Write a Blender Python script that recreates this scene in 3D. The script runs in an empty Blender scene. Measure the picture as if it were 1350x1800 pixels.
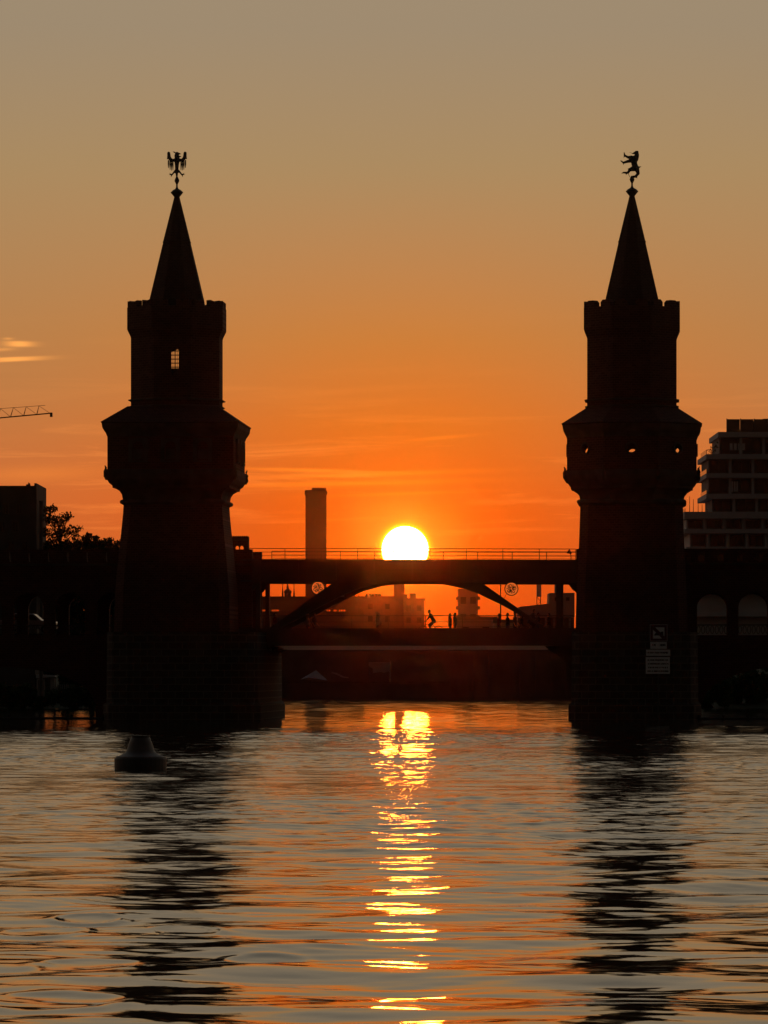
import bpy, bmesh, math, random
import numpy as np
from mathutils import Vector, Matrix
from mathutils.geometry import tessellate_polygon

random.seed(7)
rng = np.random.default_rng(7)
sc = bpy.context.scene
COL = sc.collection

# ------------------------------------------------------------------ camera
F, CX, Y0, H = 8600.0, 675.0, 1182.0, 3.04      # focal length / horizon in photo pixels, eye height in metres
cam = bpy.data.cameras.new('camera')
camo = bpy.data.objects.new('camera', cam)
COL.objects.link(camo)
sc.camera = camo
camo.location = (0, 0, H)
camo.rotation_euler = (math.pi / 2, 0, 0)
cam.sensor_fit = 'HORIZONTAL'
cam.sensor_width = 36
cam.lens = 36 * F / 1350
cam.shift_y = (Y0 - 900) / 1350
cam.clip_start = 0.5
cam.clip_end = 20000

# ------------------------------------------------------------------ sky, sun, exposure
SUN_AZ = math.atan((712 - CX) / F)
SUN_EL = math.atan((Y0 - 966) / F)
SV = Vector((math.sin(SUN_AZ) * math.cos(SUN_EL), math.cos(SUN_AZ) * math.cos(SUN_EL), math.sin(SUN_EL)))

wld = bpy.data.worlds.new('World')
sc.world = wld
wld.use_nodes = True
NT = wld.node_tree
for n in list(NT.nodes):
    NT.nodes.remove(n)


def nd(t, **kw):
    n = NT.nodes.new(t)
    for k, v in kw.items():
        setattr(n, k, v)
    return n


def mth(op, a, b=None, c=None, clamp=False):
    n = nd('ShaderNodeMath', operation=op, use_clamp=clamp)
    for i, x in enumerate((a, b, c)):
        if x is None:
            continue
        if isinstance(x, (int, float)):
            n.inputs[i].default_value = x
        else:
            NT.links.new(x, n.inputs[i])
    return n.outputs[0]


def vscale(col, fac):
    n = nd('ShaderNodeVectorMath', operation='SCALE')
    if isinstance(col, tuple):
        n.inputs[0].default_value = col
    else:
        NT.links.new(col, n.inputs[0])
    if isinstance(fac, (int, float)):
        n.inputs['Scale'].default_value = fac
    else:
        NT.links.new(fac, n.inputs['Scale'])
    return n.outputs[0]


def vadd(a, b):
    n = nd('ShaderNodeVectorMath', operation='ADD')
    NT.links.new(a, n.inputs[0])
    NT.links.new(b, n.inputs[1])
    return n.outputs[0]


tc = nd('ShaderNodeTexCoord')
nrm = nd('ShaderNodeVectorMath', operation='NORMALIZE')
NT.links.new(tc.outputs['Generated'], nrm.inputs[0])
DIR = nrm.outputs[0]
sep = nd('ShaderNodeSeparateXYZ')
NT.links.new(DIR, sep.inputs[0])
dx, dy, dz = sep.outputs
el_deg = mth('MULTIPLY', mth('ARCSINE', dz), 180 / math.pi)
el_pos = mth('MAXIMUM', el_deg, 0.0)
az_deg = mth('MULTIPLY', mth('ARCTAN2', dx, dy), 180 / math.pi)
tpos = mth('SQRT', mth('DIVIDE', el_pos, 90.0))
sky = nd('ShaderNodeTexSky', sky_type='NISHITA')
sky.sun_disc = False
sky.sun_elevation = SUN_EL
sky.sun_rotation = SUN_AZ
sky.air_density = 1.0
sky.dust_density = 1.0
sky.ozone_density = 1.0
NISH = 0.004
# dusk glow on top of the physical sky: redder round the sun, grey towards the zenith
def sky_ramp(stops):
    ramp = nd('ShaderNodeValToRGB')
    cr = ramp.color_ramp
    while len(cr.elements) < len(stops):
        cr.elements.new(0.5)
    for e, (el, c) in zip(cr.elements, stops):
        e.position = math.sqrt(el / 90)
        e.color = (*c, 1)
    NT.links.new(tpos, ramp.inputs[0])
    return ramp.outputs[0]


HIGH = [(5.9, (.345, .228, .112)), (7.5, (.295, .232, .155)), (9.5, (.31, .25, .17)), (13, (.31, .255, .18)),
        (20, (.27, .235, .178)), (32, (.16, .155, .14)), (55, (.055, .07, .09)), (90, (.035, .048, .068))]
near = sky_ramp([(0.0, (.62, .030, .003)), (.8, (.60, .026, .002)), (1.9, (.68, .058, .001)), (2.9, (.64, .125, .012)), (3.9, (.51, .172, .038))] + HIGH)
farr = sky_ramp([(0.0, (.46, .07, .022)), (.8, (.48, .085, .024)), (2.1, (.50, .120, .036)), (3.2, (.42, .165, .058)), (4.0, (.40, .185, .068))] + HIGH)
caz = mth('MULTIPLY_ADD', mth('COSINE', mth('SUBTRACT', mth('ARCTAN2', dx, dy), SUN_AZ)), 0.5, 0.5)
afac = mth('MULTIPLY_ADD', mth('POWER', caz, 2.0), 0.93, 0.07)
da2 = mth('POWER', mth('DIVIDE', mth('SUBTRACT', az_deg, math.degrees(SUN_AZ)), 3.2), 2.0)
wn = mth('POWER', 2.718, mth('MULTIPLY', da2, -1.0))
glow = vscale(vadd(vscale(near, wn), vscale(farr, mth('SUBTRACT', 1.0, wn))), afac)
base = vadd(vscale(sky.outputs[0], NISH), glow)
# thin cirrus: long level streaks low over the sunset
cmb = nd('ShaderNodeCombineXYZ')
NT.links.new(mth('MULTIPLY', az_deg, 0.35), cmb.inputs[0])
NT.links.new(mth('MULTIPLY', mth('ADD', el_deg, mth('MULTIPLY', az_deg, -0.015)), 5.5), cmb.inputs[1])
cmb.inputs[2].default_value = 3.7
nz = nd('ShaderNodeTexNoise')
nz.inputs['Scale'].default_value = 1.0
nz.inputs['Detail'].default_value = 6
nz.inputs['Roughness'].default_value = .62
nz.inputs['Distortion'].default_value = .5
NT.links.new(cmb.outputs[0], nz.inputs['Vector'])
streak = mth('MULTIPLY', mth('SUBTRACT', nz.outputs[0], 0.52), 4.0, clamp=True)
band = mth('MULTIPLY', mth('SMOOTH_MIN', mth('MAXIMUM', mth('SUBTRACT', el_deg, 1.0), 0.0), 1.0, 0.2),
           mth('POWER', 2.718, mth('MULTIPLY', mth('MAXIMUM', mth('SUBTRACT', el_deg, 2.6), 0.0), -2.2)))
cloud = mth('MULTIPLY', streak, mth('MULTIPLY', band, 0.28), clamp=True)


def blob(px, py, sx, sy, tilt=0.0, p=2.0):
    a0 = math.degrees(math.atan((px - CX) / F))
    e0 = math.degrees(math.atan((Y0 - py) / F))
    sx, sy = math.degrees(sx / F), math.degrees(sy / F)
    da = mth('SUBTRACT', az_deg, a0)
    de = mth('SUBTRACT', mth('SUBTRACT', el_deg, e0), mth('MULTIPLY', da, tilt))
    wob = mth('MULTIPLY', mth('SUBTRACT', nz.outputs[0], .5), sy * .9)
    de = mth('ADD', de, wob)
    q = mth('ADD', mth('POWER', mth('ABSOLUTE', mth('DIVIDE', da, sx)), 2.0),
            mth('POWER', mth('ABSOLUTE', mth('DIVIDE', de, sy)), p))
    return mth('POWER', 2.718, mth('MULTIPLY', q, -1.0))


c1 = mth('ADD', blob(34, 606, 24, 5, -.02, 4), blob(22, 633, 52, 4, .04, 4))
c1 = mth('ADD', c1, mth('MULTIPLY', mth('ADD', blob(2, 616, 24, 3, .05), blob(14, 597, 9, 2)), .45))
c2 = mth('ADD', mth('ADD', mth('ADD', blob(640, 834, 170, 4, .03), blob(530, 826, 110, 3, -.02)), mth('ADD', blob(600, 850, 190, 5, .02), mth('MULTIPLY', blob(700, 868, 120, 3, .03), .5))), mth('MULTIPLY', blob(770, 770, 60, 3, .08), .6))
c2 = mth('ADD', c2, mth('MULTIPLY', blob(60, 835, 120, 14, .04), .5))
cl = vadd(vscale((1.0, .36, .05), mth('MULTIPLY', c1, .62)), vscale((1.0, .30, .01), mth('MULTIPLY', c2, .26)))
cl = vadd(cl, vscale((1.0, .35, .06), cloud))
base = vadd(base, cl)
# the sun's disc and its narrow aureole
dist = nd('ShaderNodeVectorMath', operation='DISTANCE')
NT.links.new(DIR, dist.inputs[0])
dist.inputs[1].default_value = SV
r_ = mth('DIVIDE', dist.outputs['Value'], 0.00465)
disc = mth('SUBTRACT', 1.0, mth('DIVIDE', mth('SUBTRACT', r_, 0.96), 0.08), clamp=True)
limb = mth('POWER', 2.718, mth('MULTIPLY', mth('MAXIMUM', mth('SUBTRACT', r_, 1.0), 0.0), -9.0))
aur = mth('POWER', 2.718, mth('MULTIPLY', r_, -0.35))
SUNRAD = 95.0
sunl = vadd(vscale((1.0, .50, .06), mth('MULTIPLY', disc, SUNRAD)),
            vadd(vscale((2.0, .8, .0), limb), vscale((.10, .05, .0), aur)))
base = vadd(base, sunl)
bg = nd('ShaderNodeBackground')
bg.inputs['Strength'].default_value = 1.0
NT.links.new(base, bg.inputs['Color'])
wo = nd('ShaderNodeOutputWorld')
NT.links.new(bg.outputs[0], wo.inputs['Surface'])

sl = bpy.data.lights.new('sun', 'SUN')
sl.energy = 0.045
sl.angle = math.radians(0.53)
sl.color = (1.0, .07, .003)
slo = bpy.data.objects.new('sun', sl)
slo.rotation_euler = (-SV).to_track_quat('-Z', 'Y').to_euler()
COL.objects.link(slo)

sc.view_settings.view_transform = 'Standard'
sc.view_settings.look = 'None'
sc.view_settings.exposure = 0.0
sc.view_settings.gamma = 1.0
sc.cycles.max_bounces = 4
sc.cycles.volume_bounces = 0
sc.cycles.sample_clamp_direct = 60
sc.cycles.sample_clamp_indirect = 40
sc.cycles.use_denoising = True

# ------------------------------------------------------------------ helpers
def W(px, py, D):
    return Vector(((px - CX) / F * D, D, H + (Y0 - py) / F * D))


def ZP(py, D):
    return H + (Y0 - py) / F * D


ANG = math.radians(-3.5)
CA, SA = math.cos(ANG), math.sin(ANG)
YB = 320.0


def B(u, v, z=0.0):
    return Vector((u * CA - v * SA, YB + u * SA + v * CA, z))


def U(px, v):
    k = (px - CX) / F
    return (k * (YB + v * CA) + v * SA) / (CA - k * SA)


def UZ(px, py, v):
    u = U(px, v)
    return u, ZP(py, B(u, v).y)


MATS = {}


def mat(name, col, rough=.7, var=.25, scale=2.0, bump=.0, metal=0.0, brick=None):
    if name in MATS:
        return MATS[name]
    m = bpy.data.materials.new(name)
    m.use_nodes = True
    t = m.node_tree
    b = t.nodes['Principled BSDF']
    b.inputs['Roughness'].default_value = rough
    b.inputs['Metallic'].default_value = metal
    if rough >= .8:
        b.inputs['Specular IOR Level'].default_value = .15
    co = t.nodes.new('ShaderNodeTexCoord')
    n = t.nodes.new('ShaderNodeTexNoise')
    n.inputs['Scale'].default_value = scale
    n.inputs['Detail'].default_value = 5
    t.links.new(co.outputs['Object'], n.inputs['Vector'])
    r = t.nodes.new('ShaderNodeValToRGB')
    r.color_ramp.elements[0].position = .3
    r.color_ramp.elements[1].position = .7
    r.color_ramp.elements[0].color = (*[c * (1 - var) for c in col], 1)
    r.color_ramp.elements[1].color = (*[min(1, c * (1 + var)) for c in col], 1)
    t.links.new(n.outputs[0], r.inputs[0])
    out = r.outputs[0]
    if brick:
        mp = t.nodes.new('ShaderNodeMapping')
        mp.inputs['Rotation'].default_value = (math.pi / 2, 0, 0)
        t.links.new(co.outputs['Object'], mp.inputs['Vector'])
        bk = t.nodes.new('ShaderNodeTexBrick')
        bk.inputs['Scale'].default_value = brick
        bk.inputs['Mortar Size'].default_value = .018
        bk.inputs['Mortar'].default_value = (*[c * 1.5 + .02 for c in col], 1)
        t.links.new(mp.outputs[0], bk.inputs['Vector'])
        t.links.new(out, bk.inputs['Color1'])
        bk.inputs['Color2'].default_value = (*[c * .7 for c in col], 1)
        out = bk.outputs['Color']
    t.links.new(out, b.inputs['Base Color'])
    if bump:
        bp = t.nodes.new('ShaderNodeBump')
        bp.inputs['Strength'].default_value = bump
        bp.inputs['Distance'].default_value = .05
        t.links.new(n.outputs[0], bp.inputs['Height'])
        t.links.new(bp.outputs[0], b.inputs['Normal'])
    MATS[name] = m
    return m


M_BRICK = mat('brick', (.11, .045, .03), .85, .3, 1.5, .3, brick=1.6)
M_STONE = mat('sandstone', (.10, .078, .06), .85, .3, 1.2, .3)
M_PIER = mat('pier_ashlar', (.085, .065, .05), .9, .35, 1.2, .3, brick=.55)
M_TILE = mat('roof_tile', (.06, .034, .028), .9, .3, 4, .4, brick=2.4)
M_COPPER = mat('dark_copper', (.035, .05, .045), .5, .3, 6, .1, .6)
M_STEEL = mat('bridge_steel', (.07, .065, .06), .55, .2, 1.0, .05)
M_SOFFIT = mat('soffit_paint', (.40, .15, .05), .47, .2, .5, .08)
M_RAIL = mat('rail_steel', (.06, .055, .05), .5, .2, 3)
M_ROAD = mat('asphalt', (.05, .05, .05), .9, .2, 8)
M_WHITE = mat('white_paint', (.72, .72, .74), .5, .06, 3)
M_SIGNRED = mat('sign_red', (.10, .012, .012), .5, .1, 3)
M_SIGNBLACK = mat('sign_black', (.02, .02, .02), .5, .1, 3)
M_CONC = mat('pale_concrete', (.50, .50, .52), .8, .12, .4)
M_GLASS = mat('window_glass', (.03, .035, .04), .15, .2, .6)
M_DARKWALL = mat('dark_render', (.10, .09, .08), .85, .3, .4)
M_FACADE = mat('grey_facade', (.20, .19, .185), .8, .2, .5)
M_FAR = mat('far_masonry', (.16, .12, .10), .9, .2, .1)
M_FARG = mat('far_concrete', (.24, .22, .21), .9, .2, .1)
M_QUAY = mat('quay_stone', (.13, .10, .085), .9, .35, .25, .2)
M_GRASS = mat('bank_grass', (.022, .03, .013), .95, .4, .6)
M_GROUND = mat('ground_earth', (.07, .065, .05), .95, .3, .2)
M_LEAF = mat('leaf', (.045, .07, .02), .8, .4, 3)
M_BARK = mat('bark', (.06, .045, .03), .9, .3, 4)
M_CANVAS = mat('canvas', (.30, .28, .27), .8, .15, 1.2)
M_BUOY = mat('buoy_paint', (.10, .07, .052), .55, .25, 3, .1)
M_BUOYD = mat('buoy_dark', (.05, .045, .04), .6, .3, 3, .1)
M_WOOD = mat('wet_timber', (.05, .04, .03), .8, .3, 3, .2)
M_NEON = mat('ornament_metal', (.10, .07, .05), .35, .2, 4)
M_SKIN = mat('skin', (.35, .2, .14), .6, .08, 6)
M_HAIR = mat('hair', (.03, .02, .015), .6, .2, 12)
M_BLOND = mat('fair_hair', (.35, .24, .12), .6, .2, 12)
M_CL1 = mat('dark_cloth', (.03, .03, .04), .9, .25, 6)
M_CL2 = mat('grey_cloth', (.12, .12, .13), .9, .25, 6)
M_CL3 = mat('red_cloth', (.2, .04, .035), .9, .25, 6)
M_CL4 = mat('blue_denim', (.05, .07, .13), .9, .25, 6)
M_CL5 = mat('light_cloth', (.42, .40, .37), .9, .15, 6)
M_RUBBER = mat('rubber', (.02, .02, .02), .8, .2, 6)
M_CAR = mat('car_paint', (.5, .5, .52), .25, .05, 2)


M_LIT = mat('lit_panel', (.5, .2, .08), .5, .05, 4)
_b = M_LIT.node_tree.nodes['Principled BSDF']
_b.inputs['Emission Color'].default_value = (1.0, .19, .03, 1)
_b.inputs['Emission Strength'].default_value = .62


def tag(o, label=None, cat=None, group=None, kind=None):
    if label:
        o['label'] = label
    if cat:
        o['category'] = cat
    if group:
        o['group'] = group
    if kind:
        o['kind'] = kind
    return o


def thing(name, label, cat, loc=(0, 0, 0), rz=0.0, group=None):
    o = bpy.data.objects.new(name, None)
    o.empty_display_size = .3
    COL.objects.link(o)
    o.location = loc
    o.rotation_euler = (0, 0, rz)
    return tag(o, label, cat, group)


def obj(name, bm, m, parent=None, smooth=False, loc=None):
    me = bpy.data.meshes.new(name)
    if bm.faces:
        bmesh.ops.recalc_face_normals(bm, faces=bm.faces)
    bm.to_mesh(me)
    bm.free()
    for mm in (m if isinstance(m, (list, tuple)) else [m]):
        me.materials.append(mm)
    if smooth:
        me.polygons.foreach_set('use_smooth', [True] * len(me.polygons))
    o = bpy.data.objects.new(name, me)
    COL.objects.link(o)
    if parent:
        o.parent = parent
    if loc is not None:
        o.location = loc
    return o


def inst(name, src, parent, loc, rz=0.0, scale=None):
    o = bpy.data.objects.new(name, src.data)
    COL.objects.link(o)
    o.parent = parent
    o.location = loc
    o.rotation_euler = (0, 0, rz)
    if scale:
        o.scale = scale
    return o


def BM():
    return bmesh.new()


def box(bm, x0, x1, y0, y1, z0, z1):
    vs = [bm.verts.new(p) for p in ((x0, y0, z0), (x1, y0, z0), (x1, y1, z0), (x0, y1, z0),
                                    (x0, y0, z1), (x1, y0, z1), (x1, y1, z1), (x0, y1, z1))]
    for f in ((0, 3, 2, 1), (4, 5, 6, 7), (0, 1, 5, 4), (1, 2, 6, 5), (2, 3, 7, 6), (3, 0, 4, 7)):
        bm.faces.new([vs[i] for i in f])
    return bm


def bar(bm, a, b, w, t=None, n=4):
    """a straight bar from a to b; n sides"""
    a, b = Vector(a), Vector(b)
    t = t or w
    d = (b - a).normalized()
    s = d.cross(Vector((0, 0, 1)))
    if s.length < 1e-4:
        s = Vector((1, 0, 0))
    s.normalize()
    q = s.cross(d)
    rings = []
    for p in (a, b):
        rings.append([bm.verts.new(p + s * (w / 2 * math.cos(k)) + q * (t / 2 * math.sin(k)))
                      for k in [math.pi * 2 * (i + .5) / n for i in range(n)]])
    for i in range(n):
        bm.faces.new([rings[0][i], rings[0][(i + 1) % n], rings[1][(i + 1) % n], rings[1][i]])
    bm.faces.new(rings[0])
    bm.faces.new(rings[1])
    return bm


def tube(bm, pts, rad, n=6):
    pts = [Vector(p) for p in pts]
    rads = rad if isinstance(rad, (list, tuple)) else [rad] * len(pts)
    rings = []
    up = Vector((0, 0, 1))
    for i, p in enumerate(pts):
        d = (pts[min(i + 1, len(pts) - 1)] - pts[max(i - 1, 0)]).normalized()
        s = d.cross(up)
        if s.length < .05:
            s = d.cross(Vector((0, 1, 0)))
        s.normalize()
        q = s.cross(d)
        rings.append([bm.verts.new(p + (s * math.cos(k) + q * math.sin(k)) * rads[i])
                      for k in [2 * math.pi * j / n for j in range(n)]])
    for a, b in zip(rings, rings[1:]):
        for j in range(n):
            bm.faces.new([a[j], a[(j + 1) % n], b[(j + 1) % n], b[j]])
    bm.faces.new(rings[0])
    bm.faces.new(rings[-1])
    return bm


SQ = [(-1, -1), (1, -1), (1, 1), (-1, 1)]
CH = .16
SQC = [(-1 + CH, -1), (1 - CH, -1), (1, -1 + CH), (1, 1 - CH), (1 - CH, 1), (-1 + CH, 1), (-1, 1 - CH), (-1, -1 + CH)]
T22 = math.tan(math.pi / 8)
OCT = [(-T22, -1), (T22, -1), (1, -T22), (1, T22), (T22, 1), (-T22, 1), (-1, T22), (-1, -T22)]


def circ(n):
    return [(math.cos(2 * math.pi * i / n), math.sin(2 * math.pi * i / n)) for i in range(n)]


def loft(bm, shape, levels, cap0=True, cap1=True, cx=0, cy=0):
    rings = []
    for lv in levels:
        r, z = lv[0], lv[1]
        rings.append([bm.verts.new((cx + x * r, cy + y * r, z)) for x, y in shape])
    n = len(shape)
    for a, b in zip(rings, rings[1:]):
        for i in range(n):
            bm.faces.new([a[i], a[(i + 1) % n], b[(i + 1) % n], b[i]])
    if cap0:
        bm.faces.new(rings[0])
    if cap1:
        bm.faces.new(rings[-1])
    return bm


def plate(bm, outer, holes=(), thick=.3, M=None):
    """polygon (x,z) with holes, extruded along +y by thick, moved by M"""
    loops = [[Vector((x, z, 0)) for x, z in outer]] + [[Vector((x, z, 0)) for x, z in h] for h in holes]
    tris = tessellate_polygon(loops)
    flat = [p for l in loops for p in l]
    M = M or Matrix()
    f = [bm.verts.new(M @ Vector((p.x, 0, p.y))) for p in flat]
    k = [bm.verts.new(M @ Vector((p.x, thick, p.y))) for p in flat]
    for a, b, c in tris:
        try:
            bm.faces.new([f[a], f[b], f[c]])
            bm.faces.new([k[c], k[b], k[a]])
        except ValueError:
            pass
    s = 0
    for l in loops:
        n = len(l)
        for i in range(n):
            j = (i + 1) % n
            bm.faces.new([f[s + i], f[s + j], k[s + j], k[s + i]])
        s += n
    return bm


def rect(x0, x1, z0, z1):
    return [(x0, z0), (x1, z0), (x1, z1), (x0, z1)]


def archhole(cx, z0, w, zs, rise=None, n=12, point=False):
    """opening: sill z0, springing zs, half-round (or raised) head"""
    rise = rise or w / 2
    pts = [(cx - w / 2, z0), (cx + w / 2, z0)]
    for i in range(n + 1):
        a = math.pi * i / n
        x, z = math.cos(a) * w / 2, math.sin(a) * rise
        if point:
            z = rise * (math.sin(a) ** .8)
        pts.append((cx + x, zs + z))
    return pts


def circle(cx, cz, r, n=16):
    return [(cx + r * math.cos(2 * math.pi * i / n), cz + r * math.sin(2 * math.pi * i / n)) for i in range(n)]


def rotz(a, loc=(0, 0, 0)):
    return Matrix.Translation(loc) @ Matrix.Rotation(a, 4, 'Z')


def capsules_mesh(name, caps, voxel, mats, parent=None, extra=None, smooth=True):
    """one continuous surface grown round tapered bones; caps = [(p0, r0, p1, r1, material index)]"""
    bm = BM()
    for p0, r0, p1, r1, mi in caps:
        p0, p1 = Vector(p0), Vector(p1)
        for p, r in ((p0, r0), (p1, r1)):
            bmesh.ops.create_icosphere(bm, subdivisions=2, radius=r, matrix=Matrix.Translation(p))
        d = p1 - p0
        if d.length > 1e-4:
            bmesh.ops.create_cone(bm, cap_ends=True, segments=12, radius1=r0, radius2=r1, depth=d.length,
                                  matrix=Matrix.Translation((p0 + p1) / 2) @ d.to_track_quat('Z', 'Y').to_matrix().to_4x4())
    me = bpy.data.meshes.new('t')
    bm.to_mesh(me)
    bm.free()
    o = bpy.data.objects.new('t', me)
    COL.objects.link(o)
    md = o.modifiers.new('r', 'REMESH')
    md.mode = 'VOXEL'
    md.voxel_size = voxel
    sm = o.modifiers.new('s', 'SMOOTH')
    sm.iterations = 3
    dg = bpy.context.evaluated_depsgraph_get()
    me2 = bpy.data.meshes.new_from_object(o.evaluated_get(dg))
    bpy.data.objects.remove(o)
    bpy.data.meshes.remove(me)
    me2.name = name
    me2.materials.clear()
    for m in mats:
        me2.materials.append(m)
    n = len(me2.polygons)
    cen = np.zeros(n * 3)
    me2.polygons.foreach_get('center', cen)
    cen = cen.reshape(-1, 3)
    best = np.full(n, 1e9)
    idx = np.zeros(n, int)
    for p0, r0, p1, r1, mi in caps:
        a, b = np.array(p0), np.array(p1)
        ab = b - a
        t = np.clip(((cen - a) @ ab) / max(1e-9, ab @ ab), 0, 1)
        d = np.linalg.norm(cen - a - t[:, None] * ab, axis=1) - (r0 + (r1 - r0) * t)
        w = d < best
        best[w] = d[w]
        idx[w] = mi
    me2.polygons.foreach_set('material_index', idx)
    me2.polygons.foreach_set('use_smooth', [smooth] * n)
    if extra:
        bm = BM()
        bm.from_mesh(me2)
        extra(bm)
        bm.to_mesh(me2)
        bm.free()
    ob = bpy.data.objects.new(name, me2)
    COL.objects.link(ob)
    if parent:
        ob.parent = parent
    return ob


# ------------------------------------------------------------------ river
SLOPE = 0.053
NC = 380
HW = lambda yy: .102 * yy + 3.0


def wave_field(X, Y):
    """water level at X, Y: many small wind waves plus a few long swells and ring ripples"""
    r = np.random.default_rng(11)
    Z = np.zeros_like(X)
    Zs = np.zeros_like(X)
    lee = 1 - .6 * np.clip((Y - 240) / 50, 0, 1)
    # the water close to the bank is sheltered, out on the river the wind roughens it
    wind = np.clip((Y - 42) / 65, 0, 1) * .92 + .28
    wind = wind * (1 - .72 * np.clip((Y - 225) / 60, 0, 1))      # calm again in the lee of the bridge
    patch = 0.75 + 0.35 * np.sin(X * .11 + Y * .031 + 1.0) * np.sin(Y * .058 - X * .04) + .2 * np.sin(Y * .11 + 2 + X * .05)
    N = 170
    dxs = np.maximum(HW(Y) * 2 / NC, .06 * (Y / 40) ** .7 * .8)
    for i in range(N):
        lam = math.exp(r.uniform(math.log(.42), math.log(7.0)))
        th = r.normal(0, .70) + (math.pi if r.uniform() < .35 else 0)
        kx, ky = math.sin(th) * 2 * math.pi / lam, math.cos(th) * 2 * math.pi / lam
        slope = SLOPE * math.sqrt(2 / N) * (1.4 if lam < .8 else 1.15 if lam < 1.6 else .95 if lam < 3 else .85)
        a = slope * lam / (2 * math.pi)
        ph = r.uniform(0, 6.283)
        g = (patch * wind if lam < 1.6 else (.85 + .25 * patch) * lee) * np.clip((lam / dxs - 2.0) / 1.5, 0, 1)
        (Zs if lam < 1.6 else Z)[...] += a * g * np.sin(kx * X + ky * Y + ph)
    Zc = np.clip(Zs, -.035, .03)
    Z += Zs + 4.0 * Zc * np.abs(Zc)               # short waves have sharp crests and flat troughs
    for px, py, rad, amp in ((152, 1616, .42, .022), (75, 1641, .5, .018), (160, 1698, .62, .022), (92, 1762, .7, .024),
                             (330, 1640, .4, .016), (470, 1682, .45, .014), (245, 1372, 1.5, .03)):
        D = H * F / (py - Y0)
        x0, y0 = (px - CX) / F * D, D
        R = np.sqrt((X - x0) ** 2 + ((Y - y0) * .55) ** 2)
        Z += amp * np.exp(-((R - rad) / (.22 * rad)) ** 2) - amp * .5 * np.exp(-(R / (.7 * rad)) ** 2)
    return Z


d = 33.0
ys = []
while d < 575:
    ys.append(d)
    d += .06 * (d / 40) ** .7
ys = np.array(ys)
tt = np.linspace(-1, 1, NC)
X = tt[None, :] * HW(ys)[:, None]
Y = np.repeat(ys[:, None], NC, 1)
Z = wave_field(X, Y)
edge = np.clip((1 - np.abs(tt)) / .03, 0, 1)[None, :] * np.clip((575 - ys) / 6, 0, 1)[:, None] * np.clip((ys - 33) / .6, 0, 1)[:, None]
Z *= edge
verts = np.stack([X, Y, Z], -1).reshape(-1, 3)
ii = np.arange(len(ys) - 1)[:, None] * NC + np.arange(NC - 1)[None, :]
quads = np.stack([ii, ii + 1, ii + NC + 1, ii + NC], -1).reshape(-1, 4)
w0, w1, y0_, y1_ = HW(ys[0]), HW(ys[-1]), ys[0], ys[-1]
ov = np.array([(-1500, -240, 0), (1500, -240, 0), (1500, 620, 0), (-1500, 620, 0),
               (-w0, y0_, 0), (w0, y0_, 0), (w1, y1_, 0), (-w1, y1_, 0)], float)
nb = len(verts)
verts = np.vstack([verts, ov])
oq = np.array([(0, 1, 5, 4), (1, 2, 6, 5), (2, 3, 7, 6), (3, 0, 4, 7)]) + nb
quads = np.vstack([quads, oq])
me = bpy.data.meshes.new('river')
me.vertices.add(len(verts))
me.vertices.foreach_set('co', verts.ravel())
me.loops.add(quads.size)
me.loops.foreach_set('vertex_index', quads.ravel().astype(np.int32))
me.polygons.add(len(quads))
me.polygons.foreach_set('loop_start', np.arange(0, quads.size, 4, dtype=np.int32))
me.polygons.foreach_set('use_smooth', [True] * len(quads))
me.update(calc_edges=True)
river = bpy.data.objects.new('river', me)
COL.objects.link(river)
tag(river, 'rippled dark river reflecting the sunset', None, None, 'structure')
mw = bpy.data.materials.new('river_water')
mw.use_nodes = True
t = mw.node_tree
b = t.nodes['Principled BSDF']
b.inputs['Base Color'].default_value = (.012, .014, .010, 1)
b.inputs['IOR'].default_value = 1.36
co = t.nodes.new('ShaderNodeTexCoord')
mp = t.nodes.new('ShaderNodeMapping')
mp.inputs['Scale'].default_value = (1.0, 1.7, 1.0)
n1 = t.nodes.new('ShaderNodeTexNoise')
n1.inputs['Scale'].default_value = 3.2
n1.inputs['Detail'].default_value = 3
n1.inputs['Roughness'].default_value = .5
bp = t.nodes.new('ShaderNodeBump')
sx_ = t.nodes.new('ShaderNodeSeparateXYZ')
mr = t.nodes.new('ShaderNodeMapRange')
mr.inputs['From Min'].default_value = 45
mr.inputs['From Max'].default_value = 150
mr.inputs['To Min'].default_value = .04
mr.inputs['To Max'].default_value = .45
t.links.new(co.outputs['Object'], sx_.inputs[0])
t.links.new(sx_.outputs[1], mr.inputs['Value'])
mr2 = t.nodes.new('ShaderNodeMapRange')
mr2.inputs['From Min'].default_value = 225
mr2.inputs['From Max'].default_value = 285
mr2.inputs['To Min'].default_value = 1.0
mr2.inputs['To Max'].default_value = .35
t.links.new(sx_.outputs[1], mr2.inputs['Value'])
mm = t.nodes.new('ShaderNodeMath')
mm.operation = 'MULTIPLY'
t.links.new(mr.outputs[0], mm.inputs[0])
t.links.new(mr2.outputs[0], mm.inputs[1])
t.links.new(mm.outputs[0], bp.inputs['Strength'])
b.inputs['Roughness'].default_value = .04
bp.inputs['Distance'].default_value = .03
t.links.new(co.outputs['Object'], mp.inputs['Vector'])
t.links.new(mp.outputs[0], n1.inputs['Vector'])
t.links.new(n1.outputs[0], bp.inputs['Height'])
t.links.new(bp.outputs[0], b.inputs['Normal'])
me.materials.append(mw)
mw2 = mw.copy()
mw2.name = 'river_water_outer'
t = mw2.node_tree
nb_ = [n for n in t.nodes if n.type == 'BUMP'][0]
n2 = t.nodes.new('ShaderNodeTexNoise')
n2.inputs['Scale'].default_value = .55
n2.inputs['Detail'].default_value = 4
b2 = t.nodes.new('ShaderNodeBump')
b2.inputs['Strength'].default_value = .5
b2.inputs['Distance'].default_value = .22
t.links.new([n for n in t.nodes if n.type == 'MAPPING'][0].outputs[0], n2.inputs['Vector'])
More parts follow.
